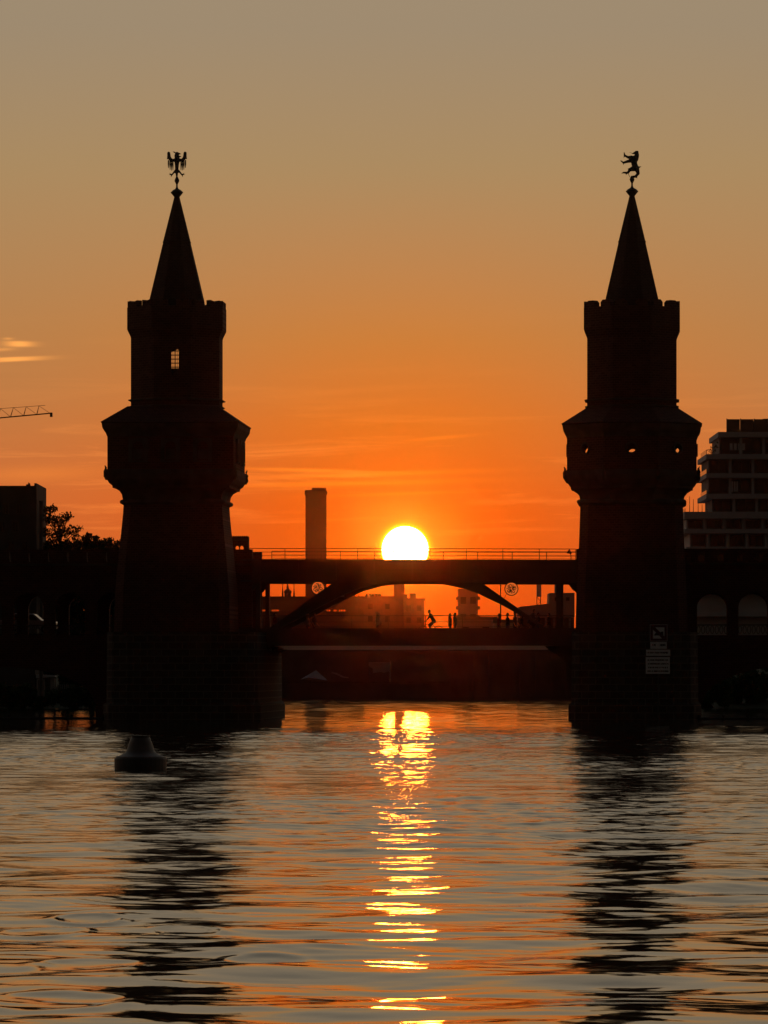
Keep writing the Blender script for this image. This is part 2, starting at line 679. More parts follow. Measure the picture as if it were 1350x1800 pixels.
t.links.new(n2.outputs[0], b2.inputs['Height'])
t.links.new(b2.outputs[0], nb_.inputs['Normal'])
me.materials.append(mw2)
mi_ = np.zeros(len(quads), np.int32)
mi_[-4:] = 1
me.polygons.foreach_set('material_index', mi_)

# ------------------------------------------------------------------ ground and banks
bm = BM()
GX = 1480
gp = [(-GX, 425), (-24, 425), (-15, 470), (-15, 602), (27, 602), (27, 470), (30, 440), (GX, 440), (GX, 1900), (-GX, 1900)]
GZ = [2.0, 2.0, 2.3, 6.1, 6.1, 2.3, 2.0, 2.0, 8.0, 8.0]
# one sheet: low banks at the river, rising to the street level of the town behind
gv = {}


def gvert(x, y, z):
    return bm.verts.new((x, y, z))


rows = []
for y, z, xl, xr in ((425, 1.0, -24, 28), (470, 2.4, -22, 27), (520, 5.6, -20, 27), (601, 6.1, -15, 26)):
    rows.append(([gvert(-GX, y, z), gvert(xl, y, z)], [gvert(xr, y, z), gvert(GX, y, z)]))
for (a, c), (a2, c2) in zip(rows, rows[1:]):
    bm.faces.new([a[0], a[1], a2[1], a2[0]])
    bm.faces.new([c[0], c[1], c2[1], c2[0]])
# banks slope into the water
for xs0, xs1, i in ((-GX, -24, 0), (28, GX, 1)):
    lo = [gvert(xs0, 409, -.6), gvert(xs1, 409, -.6)]
    bm.faces.new([lo[0], lo[1], rows[0][i][1], rows[0][i][0]])
for i, s in ((0, 1), (1, 0)):
    low = [gvert(r[i][s].co.x + (1.5 if i == 0 else -1.5), r[i][s].co.y, -.6) for r in rows]
    for k in range(3):
        bm.faces.new([rows[k][i][s], rows[k + 1][i][s], low[k + 1], low[k]])
far = [rows[3][0][0], rows[3][0][1], rows[3][1][0], rows[3][1][1], gvert(GX, 1180, 7), gvert(-GX, 1180, 7)]
bm.faces.new(far)
tag(obj('ground', bm, [M_GRASS]), 'dark earth and grass of the river banks', None, None, 'structure')

# stone quay behind the bridge: low promenade in front of a tall wall
q = thing('quay_wall', 'dark stone quay wall across the river under the bridge', 'wall', (0, 0, 0))
bm = BM()
plate(bm, rect(-30, 42, -1, 6.0), (), .8, rotz(0, (0, 600, 0)))
obj('wall', bm, M_QUAY, q)
bm = BM()
box(bm, -30, 42, 599.75, 601.1, 6.0, 6.3)
obj('coping', bm, M_STONE, q)
bm = BM()
box(bm, -30, 8, 586, 599.99, -1, 1.75)
obj('promenade', bm, M_QUAY, q)
bm = BM()
box(bm, -30, 8.05, 585.8, 586.5, 1.752, 1.95)
obj('kerb', bm, M_STONE, q)
for k in range(16):
    bm = BM()
    x = 9 + k * 1.9
    box(bm, x, x + .35, 599.7, 599.99, -1, 5.99)
    obj('pilaster', bm, M_QUAY, q)


# ------------------------------------------------------------------ bridge towers
def oct_storey(bm, a, z0, z1, thick, holes_for, jut=0.0):
    w = a * T22
    for k in range(8):
        M = Matrix.Rotation(k * math.pi / 4, 4, 'Z') @ Matrix.Translation((0, -a, 0))
        plate(bm, rect(-w, w, z0, z1), holes_for(k), thick, M)


def merlons(T, shape_a, z0, z1, m, kind):
    """crenellation: notched merlons standing round an octagonal parapet"""
    w = shape_a * T22
    for k in range(8):
        for j, cx in enumerate((-w * .52, w * .52)):
            bm = BM()
            ww = w * .31
            hz = z1 - z0
            if kind == 'swallow':
                pts = [(cx - ww, z0), (cx + ww, z0), (cx + ww, z1), (cx + ww * .35, z1 - hz * .12), (cx, z1 - hz * .42),
                       (cx - ww * .35, z1 - hz * .12), (cx - ww, z1)]
            else:
                pts = [(cx - ww, z0), (cx + ww, z0), (cx + ww, z1 - hz * .35), (cx + ww * .55, z1), (cx - ww * .55, z1),
                       (cx - ww, z1 - hz * .35)]
            M = Matrix.Rotation(k * math.pi / 4, 4, 'Z') @ Matrix.Translation((0, -shape_a, 0))
            plate(bm, pts, (), .42, M)
            obj('merlon', bm, m, T)


def finial(T, s, ztip, zfig):
    """copper knob and stem over the spire tip"""
    k = s
    bm = BM()
    loft(bm, circ(14), [(4 * k, ztip - 3 * k), (5.2 * k, ztip), (7.5 * k, ztip + 3 * k), (11 * k, ztip + 7.2 * k), (11 * k, ztip + 7.9 * k),
                        (7.5 * k, ztip + 11.5 * k), (3 * k, ztip + 14 * k), (1.6 * k, ztip + 17 * k), (1.5 * k, ztip + 22 * k),
                        (3 * k, ztip + 25 * k), (4.4 * k, ztip + 28 * k), (3.6 * k, ztip + 31 * k), (1.7 * k, ztip + 35 * k),
                        (1.2 * k, zfig)])
    return obj('finial', bm, M_COPPER, T, True)


def tower(px_axis, kind):
    v0 = 0.0
    u0 = U(px_axis, v0)
    P = B(u0, v0)
    D = P.y
    s = D / F
    z = lambda py: ZP(py, D)
    if kind == 'eagle':
        T = thing('bridge_tower', 'dark brick bridge tower crowned by an eagle, beside the conical buoy', 'tower', P, ANG)
    else:
        T = thing('bridge_tower', 'dark brick bridge tower crowned by an upright bear, with round windows', 'tower', P, ANG)
    L = kind == 'eagle'
    shape = SQ if L else OCT
    low = SQC if L else SQC
    # pier standing in the water, long in the direction of the road
    if L:
        ul, ur = U(181, -5.4) - u0, U(496, 15.6) - u0
    else:
        ul, ur = U(1003, -5.4) - u0, U(1228, -5.4) - u0
    zt = z(1112)
    bm = BM()
    zz = (-1.2, z(1238), z(1234), zt)
    o1, o2 = .12, 0.0
    nose = [(ul, -3.6), (ul + .5, -4.9), (ul + 1.6, -5.4), (ur - 1.6, -5.4), (ur - .5, -4.9), (ur, -3.6), (ur, 15.6), (ul, 15.6)]
    rings = []
    for zv, e in ((zz[0], .18), (zz[1], .18), (zz[2], 0), (zz[3], -.05)):
        cx_, cy_ = (ul + ur) / 2, 6
        rings.append([bm.verts.new((x + (e if x > cx_ else -e), y + (e if y > cy_ else -e), zv)) for x, y in nose])
    for a_, b_ in zip(rings, rings[1:]):
        for i in range(8):
            bm.faces.new([a_[i], a_[(i + 1) % 8], b_[(i + 1) % 8], b_[i]])
    bm.faces.new(rings[-1])
    obj('pier', bm, M_PIER, T)
    # tapering shaft
    if L:
        sh = [(3.78, zt), (3.72, z(1040)), (3.50, z(975)), (3.36, z(940)), (3.24, z(905)), (3.2, z(884))]
    else:
        sh = [(3.62, zt), (3.55, z(1040)), (3.40, z(960)), (3.36, z(930)), (3.33, z(905)), (3.30, z(884))]
    bm = BM()
    loft(bm, low, sh)
    obj('shaft', bm, M_BRICK, T)
    r0 = sh[-1][0]
    bm = BM()
    loft(bm, low, [(r0 + .02, z(890)), (r0 + .2, z(887.5)), (r0 + .24, z(884.5)), (r0 + .18, z(881.5)), (r0 + .03, z(880))])
    obj('string_course', bm, M_STONE, T)
    # corbelled out upper storey
    rm = 4.1 if L else 4.2
    bm = BM()
    if L:
        lv = [(3.2, z(881)), (3.26, z(872)), (3.40, z(866)), (3.66, z(861.5)), (3.80, z(861)), (3.82, z(857)), (4.0, z(853)), (4.14, z(846)), (4.2, z(838)), (4.2, z(829))]
    else:
        lv = [(3.34, z(881)), (3.42, z(872)), (3.60, z(866)), (3.86, z(861.5)), (3.95, z(861)), (3.97, z(857)), (4.1, z(853)), (4.26, z(846)), (4.33, z(838)), (4.33, z(829))]
    loft(bm, shape, lv, True, False)
    obj('corbel', bm, M_STONE, T)
    # small beast heads under the storey corners
    for x, y in (shape if L else OCT):
        bm = BM()
        rr = lv[-1][0]
        n = Vector((x, y, 0)).normalized()
        c = Vector((x * rr, y * rr, z(838)))
        tube(bm, [c - n * .2 + Vector((0, 0, -.25)), c - n * .04 + Vector((0, 0, -.08)), c + n * .02 + Vector((0, 0, .22)), c - n * .02 + Vector((0, 0, .44)), c + n * .07 + Vector((0, 0, .58))],
             [.2, .18, .12, .07, .02], 6)
        obj('gargoyle', bm, M_STONE, T)
    zr0, zr1 = z(829), z(768)
    ww = []
    bm = BM()
    if L:
        for k in range(4):
            M = Matrix.Rotation(k * math.pi / 2, 4, 'Z') @ Matrix.Translation((0, -rm, 0))
            plate(bm, rect(-rm, rm, zr0, zr1), [], .4, M)
    else:
        oct_storey(bm, rm, zr0, zr1, .13, lambda k: [circle(0, z(792), .29, 18)])
    obj('storey_wall', bm, M_BRICK, T)
    if L:
        # carved frames on the faces of the storey
        for k in range(4):
            M = Matrix.Rotation(k * math.pi / 2, 4, 'Z') @ Matrix.Translation((0, -rm - .16, 0))
            for cx_ in (-2.1, 0, 2.1):
                bm = BM()
                plate(bm, rect(cx_ - .62, cx_ + .62, z(817), z(775)), [archhole(cx_, z(814), .72, z(792), .42)], .155, M)
                obj('blind_arch', bm, M_STONE, T)
                bm = BM()
                plate(bm, rect(cx_ - .3, cx_ + .3, z(812), z(794)), [], .05, M @ Matrix.Translation((0, .1, 0)))
                obj('panel', bm, M_STONE, T)
    else:
        for k in range(8):
            M = Matrix.Rotation(k * math.pi / 4, 4, 'Z') @ Matrix.Translation((0, -rm - .08, 0))
            bm = BM()
            plate(bm, circle(0, z(792), .42, 20), [circle(0, z(792), .295, 20)], .075, M)
            obj('window_surround', bm, M_STONE, T)
    # eave cornice and skirt roof
    re = 4.46 if L else 4.52
    bm = BM()
    loft(bm, shape, [(rm + .02, z(772)), (rm + .1, z(766)), (rm + .2, z(762)), (re - .06, z(757)), (re - .02, z(749.5))], True, True)
    obj('cornice', bm, M_STONE, T)
    ru = 2.9
    bm = BM()
    loft(bm, shape, [(re, z(749)), (re + .04, z(747)), (ru + .02, z(718))], True, True)
    obj('skirt_roof', bm, M_TILE, T)
    # upper shaft
    bm = BM()
    zs0, zs1 = z(721), z(594)
    if L:
        def hl(k):
            if k == 0:
                return [archhole(.03, z(664), .22, z(624), .22), archhole(.30, z(664), .22, z(624), .22)]
            if k == 4:
                return [archhole(.05, z(643), 1.5, z(622), .5)]
            return []
        oct_storey(bm, ru, zs0, zs1, .3, hl)
    else:
        loft(bm, OCT, [(ru, zs0), (ru, zs1)])
    obj('upper_shaft', bm, M_BRICK, T)
    if L:
        for cx_ in (.03, .30):
            bm = BM()
            for pz in (622, 629, 636, 643, 650, 657):
                plate(bm, rect(cx_ - .11, cx_ + .11, z(pz) - .03, z(pz) + .03), [], .04, Matrix.Translation((0, -ru + .12, 0)))
            plate(bm, rect(cx_ - .022, cx_ + .022, z(664), z(618)), [], .045, Matrix.Translation((0, -ru + .115, 0)))
            obj('window_lattice', bm, M_RAIL, T)
    for pz, e in ((716.5, .14), (705, .17)):
        bm = BM()
        loft(bm, OCT, [(ru - .05, z(pz + 2)), (ru + e, z(pz + .8)), (ru + e, z(pz - .8)), (ru - .05, z(pz - 2))])
        obj('string_course', bm, M_STONE, T)
    # battlement
    rb = 84 * s
    bm = BM()
    loft(bm, OCT, [(ru, z(596)), (ru + .05, z(592)), (rb - .04, z(584)), (rb, z(581)), (rb, z(543)), (rb - .45, z(543)), (rb - .45, z(560))], True, True)
    obj('parapet', bm, M_BRICK, T)
    merlons(T, rb - .003, z(544), z(531.5), M_BRICK, 'swallow' if L else 'plain')
    # spire
    bm = BM()
    zt_ = z(345 if L else 343)
    hw = 46.5 * s
    zb = z(528)
    loft(bm, OCT, [(hw * 1.10, z(556)), (hw, zb), (hw * .505, zb + (zt_ - zb) * .55), (hw * .525, zb + (zt_ - zb) * .555), (hw * .50, zb + (zt_ - zb) * .565), (4.2 * s, zt_)])
    obj('spire', bm, M_TILE, T)
    finial(T, s, zt_ - 1 * s, z(310 if L else 312))
    # figure
    if L:
        G = lambda a, b: ((a - 670) / 15.88 * s, 0, ZP(255 + b / 15.88, D))
        k = s / 15.88
        c = []
        def cp(a, ra, b_, rb_, dy=0):
            p, q_ = G(*a), G(*b_)
            c.append(((p[0], dy, p[2]), ra * k, (q_[0], dy, q_[2]), rb_ * k, 0))
        cp((672, 400), 80, (668, 560), 58)
        cp((668, 560), 58, (665, 780), 40)
        cp((665, 780), 40, (668, 880), 24)
        cp((675, 400), 62, (650, 300), 55)
        cp((650, 300), 55, (670, 235), 50)
        cp((670, 235), 45, (740, 240), 24)
        cp((740, 240), 22, (790, 250), 9)
        cp((690, 310), 34, (790, 326), 13)
        cp((600, 200), 22, (550, 178), 7)
        for sg in (-1, 1):
            m_ = lambda x: 670 + sg * (x - 670)
            cp((m_(700), 420), 44, (m_(830), 425), 46)
            cp((m_(830), 425), 46, (m_(890), 340), 52)
            cp((m_(890), 340), 52, (m_(900), 225), 46)
            cp((m_(915), 300), 30, (m_(945), 400), 10)
            cp((m_(720), 720), 30, (m_(810), 830), 20)
            for fx, fy in ((890, 775), (905, 830), (840, 900)):
                cp((m_(810), 830), 18, (m_(fx), fy), 8)
        fo = capsules_mesh('eagle', c, .03, [M_COPPER], T)
        for sg in (-1, 1):
            for fx, y1 in ((910, 640), (865, 690), (825, 710), (785, 705)):
                bm = BM()
                a_, b_ = G(670 + sg * (fx - 670), 420), G(670 + sg * (fx - 3 - 670), y1)
                tube(bm, [a_, (a_[0], 0, (a_[2] + b_[2]) / 2), b_], [.045, .05, .02], 5)
                obj('feather', bm, M_COPPER, fo)
    else:
        G = lambda a, b: ((a - 670) / 15.88 * s, 0, ZP(255 + b / 15.88, D))
        k = s / 15.88
        c = []
        def cp(a, ra, b_, rb_, dy=0):
            p, q_ = G(*a), G(*b_)
            c.append(((p[0], dy, p[2]), ra * k, (q_[0], dy, q_[2]), rb_ * k, 0))
        cp((725, 395), 105, (730, 520), 82)
        cp((730, 520), 84, (775, 650), 88)
        cp((770, 395), 80, (805, 290), 66)
        cp((805, 290), 64, (800, 220), 58)
        cp((790, 205), 50, (725, 225), 30)
        cp((725, 232), 20, (690, 250), 10)
        cp((690, 240), 12, (590, 195), 8)
        cp((835, 180), 18, (832, 160), 10)
        cp((650, 350), 62, (560, 345), 38, -.06)
        cp((560, 345), 38, (465, 290), 28, -.06)
        cp((465, 290), 28, (450, 205), 14, -.06)
        cp((450, 310), 16, (440, 370), 7, -.06)
        cp((650, 430), 58, (540, 455), 42, .06)
        cp((540, 455), 42, (430, 490), 30, .06)
        cp((430, 490), 26, (355, 430), 16, .06)
        cp((430, 500), 18, (428, 560), 7, .06)
        cp((740, 650), 90, (610, 690), 52, -.08)
        cp((610, 690), 46, (560, 770), 34, -.08)
        cp((560, 775), 34, (430, 770), 26, -.08)
        cp((430, 770), 22, (375, 795), 10, -.08)
        cp((500, 790), 20, (515, 845), 8, -.08)
        cp((590, 670), 22, (540, 660), 7, -.08)
        cp((800, 660), 76, (845, 790), 44, .08)
        cp((845, 790), 44, (760, 880), 36, .08)
        cp((760, 880), 36, (690, 880), 34, .04)
        cp((800, 880), 18, (810, 945), 7, .08)
        cp((860, 620), 26, (925, 605), 9)
        cp((565, 800), 12, (615, 900), 11)
        capsules_mesh('bear', c, .03, [M_COPPER], T)
    return T, u0, D


TL, uL, DL = tower(311, 'eagle')
TR, uR, DR = tower(1111, 'bear')

# ------------------------------------------------------------------ upper viaduct span between the towers
VN, VF = 4.5, 11.9           # near and far girder planes of the viaduct
S = thing('viaduct_span', 'flat steel viaduct span on a shallow arch in front of the sun', 'bridge span', B(0, 0), ANG)


def ptsN(pts, v):
    return [UZ(x, y, v) for x, y in pts]


uA, uB = U(424, VN), U(1024, VN)
zg = lambda u: (ZP(979.5, YB) + .0 - (u - uA) * .0035, ZP(1020.2, YB) - (u - uA) * .0035)
for v in (VN, VF):
    bm = BM()
    a, b_ = zg(uA), zg(uB)
    plate(bm, [(uA, a[1]), (uB, b_[1]), (uB, b_[0]), (uA, a[0])], (), .5, Matrix.Translation((0, v, 0)))
    obj('girder', bm, M_STEEL, S)
    for e in (0, 1):
        bm = BM()
        o_ = a[0] if e else a[1]
        o2 = b_[0] if e else b_[1]
        plate(bm, [(uA, o_ - .12 * e), (uB, o2 - .12 * e), (uB, o2 + .12 * (1 - e)), (uA, o_ + .12 * (1 - e))], (), .14,
              Matrix.Translation((0, v - .14 if v == VN else v + .5, 0)))
        obj('flange', bm, M_STEEL, S)
    for i in range(9):
        u = uA + (i + .5) * (uB - uA) / 9
        t_, b2 = zg(u)
        bm = BM()
        box(bm, u - .04, u + .04, v - .1 if v == VN else v + .501, v - .001 if v == VN else v + .6, b2 + .13, t_ - .13)
        obj('stiffener', bm, M_STEEL, S)
bm = BM()
a, b_ = zg(uA), zg(uB)
plate(bm, [(uA, a[0] - .5), (uB, b_[0] - .5), (uB, b_[0] - .2), (uA, a[0] - .2)], (), VF - VN - .5, Matrix.Translation((0, VN + .5, 0)))
obj('track_slab', bm, M_STEEL, S)
for i in range(12):
    u = uA + (i + .5) * (uB - uA) / 12
    t_, b2 = zg(u)
    bm = BM()
    box(bm, u - .12, u + .12, VN + .501, VF - .001, b2 + .2, t_ - .501)
    obj('cross_beam', bm, M_STEEL, S)
# arch ribs
lowN = [(468, 1118), (495, 1103), (528, 1086), (565, 1065), (599, 1048), (625, 1036), (660, 1026.5), (700, 1021.8), (735, 1021), (770, 1023.5), (810, 1032), (840, 1043.5), (879, 1062), (902, 1074.6), (930, 1090), (955, 1106), (972, 1118)]
upN = [(985, 1118), (951, 1099.5), (906, 1068), (838, 1020.1), (700, 1019), (591.7, 1020.1), (545, 1052), (498, 1087), (452, 1118)]
pts = ptsN(lowN, VN) + ptsN(upN, VN)
for v in (VN + .05, VF + .05):
    bm = BM()
    plate(bm, pts, (), .42, Matrix.Translation((0, v, 0)))
    obj('arch_rib', bm, M_STEEL, S)
bm = BM()
for px in (590, 845):
    u, z_ = UZ(px, 1045 if px < 700 else 1040, VN)
    bar(bm, (u, VN + .47, z_), (u, VF + .05, z_), .18)
obj('arch_brace', bm, M_STEEL, S)
# end posts
for px in (453.5, 981.5):
    u, zt = UZ(px, 1020.3, VN)
    z0 = ZP(1112, 324)
    for v in (VN + .06, VF + .06):
        bm = BM()
        plate(bm, [(u - .20, z0), (u + .20, z0), (u + .14, z0 + 1.2), (u + .15, zt), (u - .15, zt), (u - .14, z0 + 1.2)], (), .34, Matrix.Translation((0, v, 0)))
        obj('post', bm, M_STEEL, S)
# corner gussets
for px, sg in ((443, 1), (1009, -1)):
    for v in (VN + .1, VF + .1):
        u, z_ = UZ(px, 1020.3, VN)
        bm = BM()
        plate(bm, [(u, z_), (u, z_ - .7), (u + sg * .12, z_ - .6), (u + sg * .5, z_ - .05), (u + sg * .5, z_)], (), .3, Matrix.Translation((0, v, 0)))
        obj('gusset', bm, M_STEEL, S)


def railing(T, u0, u1, v, zf, hgt, npost, rails, name='railing', w=.04):
    R = bpy.data.objects.new(name, None)
    COL.objects.link(R)
    R.parent = T
    for i in range(npost + 1):
        u = u0 + (u1 - u0) * i / npost
        bm = BM()
        box(bm, -w / 2, w / 2, -w / 2, w / 2, 0, hgt - w)
        obj('post', bm, M_RAIL, R, loc=(u, v, zf(u)))
    for k, rr in enumerate(rails):
        bm = BM()
        ww = w if k == 0 else w * .6
        plate(bm, [(u0, zf(u0) + rr - ww), (u1, zf(u1) + rr - ww), (u1, zf(u1) + rr), (u0, zf(u0) + rr)], (), .045, Matrix.Translation((0, v - .022, 0)))
        obj('rail', bm, M_RAIL, R)
    return R


zt = lambda u: zg(u)[0]
hN = ZP(960, 324) - ZP(979.5, 324)
railing(S, U(437, VN), U(1012, VN), VN + .15, zt, hN, 9, (hN, hN * .66, hN * .33), w=.045)
railing(S, U(437, VN) + .9, U(1012, VN) + .2, VF + .3, zt, hN, 9, (hN, hN * .66, hN * .33), w=.045)

# round open-work ornaments hanging in the spandrels
for px, py, lab in ((559, 1033.5, 'round openwork metal ornament hanging in the left spandrel of the arch'),
                    (899, 1035, 'round openwork metal ornament hanging in the right spandrel of the arch')):
    v = VF - 3
    u, z_ = UZ(px, py, v)
    O = thing('ornament', lab, 'ornament', B(u, v, z_), ANG, 'round ornaments under the viaduct')
    R = 11.6 * 327 / F
    bm = BM()
    tube(bm, [(R * math.cos(a), 0, R * math.sin(a)) for a in np.linspace(0, 2 * math.pi, 33)], .035, 6)
    obj('ring', bm, M_NEON, O, True)
    bm = BM()
    plate(bm, circle(0, 0, R - .02, 32), [], .03, Matrix.Translation((0, .08, 0)))
    obj('lit_panel', bm, M_LIT, O)
    rr = random.Random(px)
    for j in range(7):
        a0 = j * 2 * math.pi / 7 + rr.uniform(-.2, .2)
        pts = []
        for q_ in range(9):
            tq = q_ / 8
            r1 = R * (.12 + .62 * abs(math.sin(tq * math.pi * (1 + (j % 2) * .5))))
            a = a0 + (tq - .5) * 1.1
            pts.append((r1 * math.cos(a), .03 * (j % 3 - 1), r1 * math.sin(a)))
        bm = BM()
        tube(bm, pts, .026, 5)
        obj('scroll', bm, M_NEON, O, True)
    bm = BM()
    zb = zg(u)[1]
    bar(bm, (0, 0, R), (0, 0, zb - z_ + .25), .03)
    obj('hanger', bm, M_RAIL, O)
    bm = BM()
    sg = -1 if px > 700 else 1
    bar(bm, (sg * R * .7, 0, -R * .7), (sg * R * 1.15, 0, -R * 1.5), .03)
    obj('strut', bm, M_RAIL, O)

# ------------------------------------------------------------------ road deck
DK = thing('road_deck', 'lower road deck with railing spanning between the two towers', 'bridge deck', B(0, 0), ANG)
V0, V1 = 3.7, 15.2
ZD = 5.3
zfb = ZP(1135, 323.5)
zft = ZP(1104, 323.5)
zrb = ZP(1143, 335.5)
ua, ub = uL + 3.6, uR - 3.6
bm = BM()
prof = [(V0 + .45, zfb + .02), (V1 - .45, zrb + .02), (V1 - .45, ZD - .02), (V0 + .45, ZD - .02)]
f0 = [bm.verts.new((ua, v, z)) for v, z in prof]
f1 = [bm.verts.new((ub, v, z)) for v, z in prof]
for i in range(4):
    bm.faces.new([f0[i], f0[(i + 1) % 4], f1[(i + 1) % 4], f1[i]])
bm.faces.new(f0)
bm.faces.new(f1)
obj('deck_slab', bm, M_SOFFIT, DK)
bm = BM()
box(bm, ua, ub, V0, V0 + .447, zfb, zft)
obj('fascia', bm, M_STEEL, DK)
bm = BM()
box(bm, ua, ub, V1 - .447, V1, zrb, ZP(1107, 335.5))
obj('far_parapet', bm, M_STEEL, DK)
bm = BM()
box(bm, ua, ub, V0 + .45, 10.6, ZD - .018, ZD)
obj('footway', bm, M_STONE, DK)
bm = BM()
box(bm, ua, ub, 10.603, V1 - .45, ZD - .12, ZD - .002)
obj('roadway', bm, M_ROAD, DK)
for px, sg in ((438, 1), (1003, -1)):
    v = V0 + .5
    if sg < 0:
        pl = [(1006, 1134), (956, 1134.5), (972, 1143), (986, 1155), (996, 1167), (1006, 1178)]
    else:
        pl = [(432, 1132), (484, 1133), (470, 1141), (456, 1153), (446, 1165), (432, 1180)]
    for vv in (v, v + 3.5, v + 7, V1 - 1.2):
        bm = BM()
        plate(bm, ptsN(pl, V0), (), .5, Matrix.Translation((0, vv, -.02 - (vv - V0) * (zfb - zrb) / 11)))
        obj('haunch', bm, M_STONE, DK)
hr = ZP(1081.5, 323.7) - zft
railing(DK, ua + .3, ub - .3, V0 + .2, lambda u: zft, hr, 9, (hr, hr * .5, hr * .12), w=.05)

# slim mast by the right ornament
u, z_ = U(880, VF + 1.5), ZD
Tm = thing('mast', 'slim dark mast standing between the pedestrians and the round ornament', 'mast', B(u, VF + 1.5, z_), ANG)
bm = BM()
tube(bm, [(0, 0, 0), (0, 0, 2.2), (0, 0, 4.6)], [.06, .045, .035], 8)
obj('pole', bm, M_RAIL, Tm)
bm = BM()
box(bm, -.14, .14, -.14, .14, 0, .25)
obj('base', bm, M_RAIL, Tm)

# ------------------------------------------------------------------ arcaded viaduct on both banks
def arcade(label, pxa, pxb, arch_px, slot_px, low_c, low_w, low_top, spring, loclab):
    T = thing('arcade_viaduct', label, 'viaduct', B(0, 0), ANG)
    for v in (4.4, 11.7):
        x0, x1 = U(pxa, 4.4), U(pxb, 4.4)
        zz = lambda py: ZP(py, 321)
        holes = []
        for p in arch_px:
            c = U(p, 4.4)
            holes.append(archhole(c, zz(1116), 2.02, zz(1067), 1.0, 14))
        for p in slot_px:
            c = U(p, 4.4)
            holes.append([(c - .19, zz(985)), (c + .19, zz(985)), (c + .22, zz(976)), (c + .22, zz(967.5)), (c - .22, zz(967.5)), (c - .22, zz(976))])
        # outer outline with the wide lower arch over the water cut out
        c0, hw = U(low_c, 4.4), low_w
        out = []
        a0, a1 = max(x0, c0 - hw), min(x1, c0 + hw)
        out.append((x0, zz(963)))
        arc = []
        for i in range(25):
            x = a0 + (a1 - a0) * i / 24
            q_ = max(0.0, 1 - ((x - c0) / hw) ** 2)
            arc.append((x, zz(spring) + (zz(low_top) - zz(spring)) * math.sqrt(q_)))
        if x0 < a0 - .01:
            out.append((x0, -.8))
            out.append((a0, -.8))
        out += arc
        if x1 > a1 + .01:
            out.append((a1, -.8))
            out.append((x1, -.8))
        out.append((x1, zz(963)))
        bm = BM()
        plate(bm, out, holes, .6, Matrix.Translation((0, v, 0)))
        obj('arcade_wall', bm, M_BRICK, T)
        bm = BM()
        box(bm, x0, x1, v - .08 if v < 6 else v + .601, v - .001 if v < 6 else v + .7, zz(992), zz(988))
        obj('cornice', bm, M_STONE, T)
        for p in arch_px:
            c = U(p, 4.4)
            bm = BM()
            h0 = archhole(c, zz(1116), 2.32, zz(1067), 1.15, 14)
            h1 = archhole(c, zz(1116), 2.022, zz(1067), 1.001, 14)
            plate(bm, h0[1:] + [h0[0]], (), .06, Matrix.Translation((0, v - .066 if v < 6 else v + .604, 0))) if False else None
            bm.free()
        if v < 6:
            for p in arch_px:
                c = U(p, 4.4)
                R = bpy.data.objects.new('balustrade', None)
                COL.objects.link(R)
                R.parent = T
                zb, ztp = zz(1116), zz(1097)
                bm = BM()
                box(bm, c - 1.0, c + 1.0, v + .25, v + .33, ztp - .07, ztp)
                obj('rail', bm, M_RAIL, R)
                for j in range(7):
                    x = c - .9 + j * .3
                    bm = BM()
                    tube(bm, [(x + .11 * math.cos(a), v + .29, (zb + ztp) / 2 + .26 * math.sin(a)) for a in np.linspace(0, 2 * math.pi, 13)], .022, 4)
                    obj('loop', bm, M_RAIL, R)
    x0, x1 = U(pxa, 4.4), U(pxb, 4.4)
    for z0, z1, nm in ((ZP(1000, 321), ZP(992, 321), 'track_slab'), (ZP(1123, 321), ZP(1117, 321), 'floor_slab')):
        bm = BM()
        box(bm, x0, x1, 5.003, 11.697, z0, z1)
        obj(nm, bm, M_BRICK, T)
    return T


arcade('dark brick arcade viaduct running left from the eagle tower', -150, 443, (-23, 50, 123, 196), (-12, 22, 56, 90, 124, 158, 192),
       -5, 6.6, 1172, 1238, 'left')
arcade('dark brick arcade viaduct running right from the bear tower', 1013, 1500, (1252, 1325, 1398, 1471), (1233, 1267, 1300, 1334, 1368, 1402),
       1420, 7.0, 1168, 1238, 'right')
for side, (a, b_) in (('l', (-1500, U(181, 5) - .2)), ('r', (0, 0))):
    pass

# small crenellated turret beside the eagle tower
u, v = U(422, 8), 8.0
D = B(u, v).y
Tt = thing('turret', 'small crenellated turret with twin arched openings beside the eagle tower', 'turret', B(u, v, 0), ANG)
zz = lambda py: ZP(py, D)
hw = 15 * D / F
for y in (-hw, hw - .2):
    bm = BM()
    outl = [(-hw, zz(985)), (hw, zz(985)), (hw, zz(944.5))]
    n = 8
    for i in range(n):
        xx = hw - (i + .5) * 2 * hw / n
        outl += [(xx, zz(941.8)), (xx - hw / n, zz(944.5))]
    plate(bm, outl, [archhole(-.14, zz(967), .24, zz(963), .12, 8), archhole(.16, zz(967), .24, zz(963), .12, 8)] if y < 0 else [archhole(.06, zz(969), .9, zz(963), .2, 8)], .2, Matrix.Translation((0, y, 0)))
    obj('wall', bm, M_BRICK, Tt)
for x in (-hw, hw - .2):
    bm = BM()
    plate(bm, rect(-hw + .2, hw - .2, zz(985), zz(944)), [], .2, Matrix.Translation((x + .2, 0, 0)) @ Matrix.Rotation(math.pi / 2, 4, 'Z'))
    obj('wall', bm, M_BRICK, Tt)
bm = BM()
box(bm, -hw - .15, hw + .25, -hw - .15, hw + .15, zz(992), zz(970))
obj('base', bm, M_STONE, Tt)
for dxp in (0,):
    bm = BM()
    box(bm, -hw - .06, hw + .06, -hw - .06, -hw - .002, zz(951), zz(948.5))
    obj('string_course', bm, M_STONE, Tt)

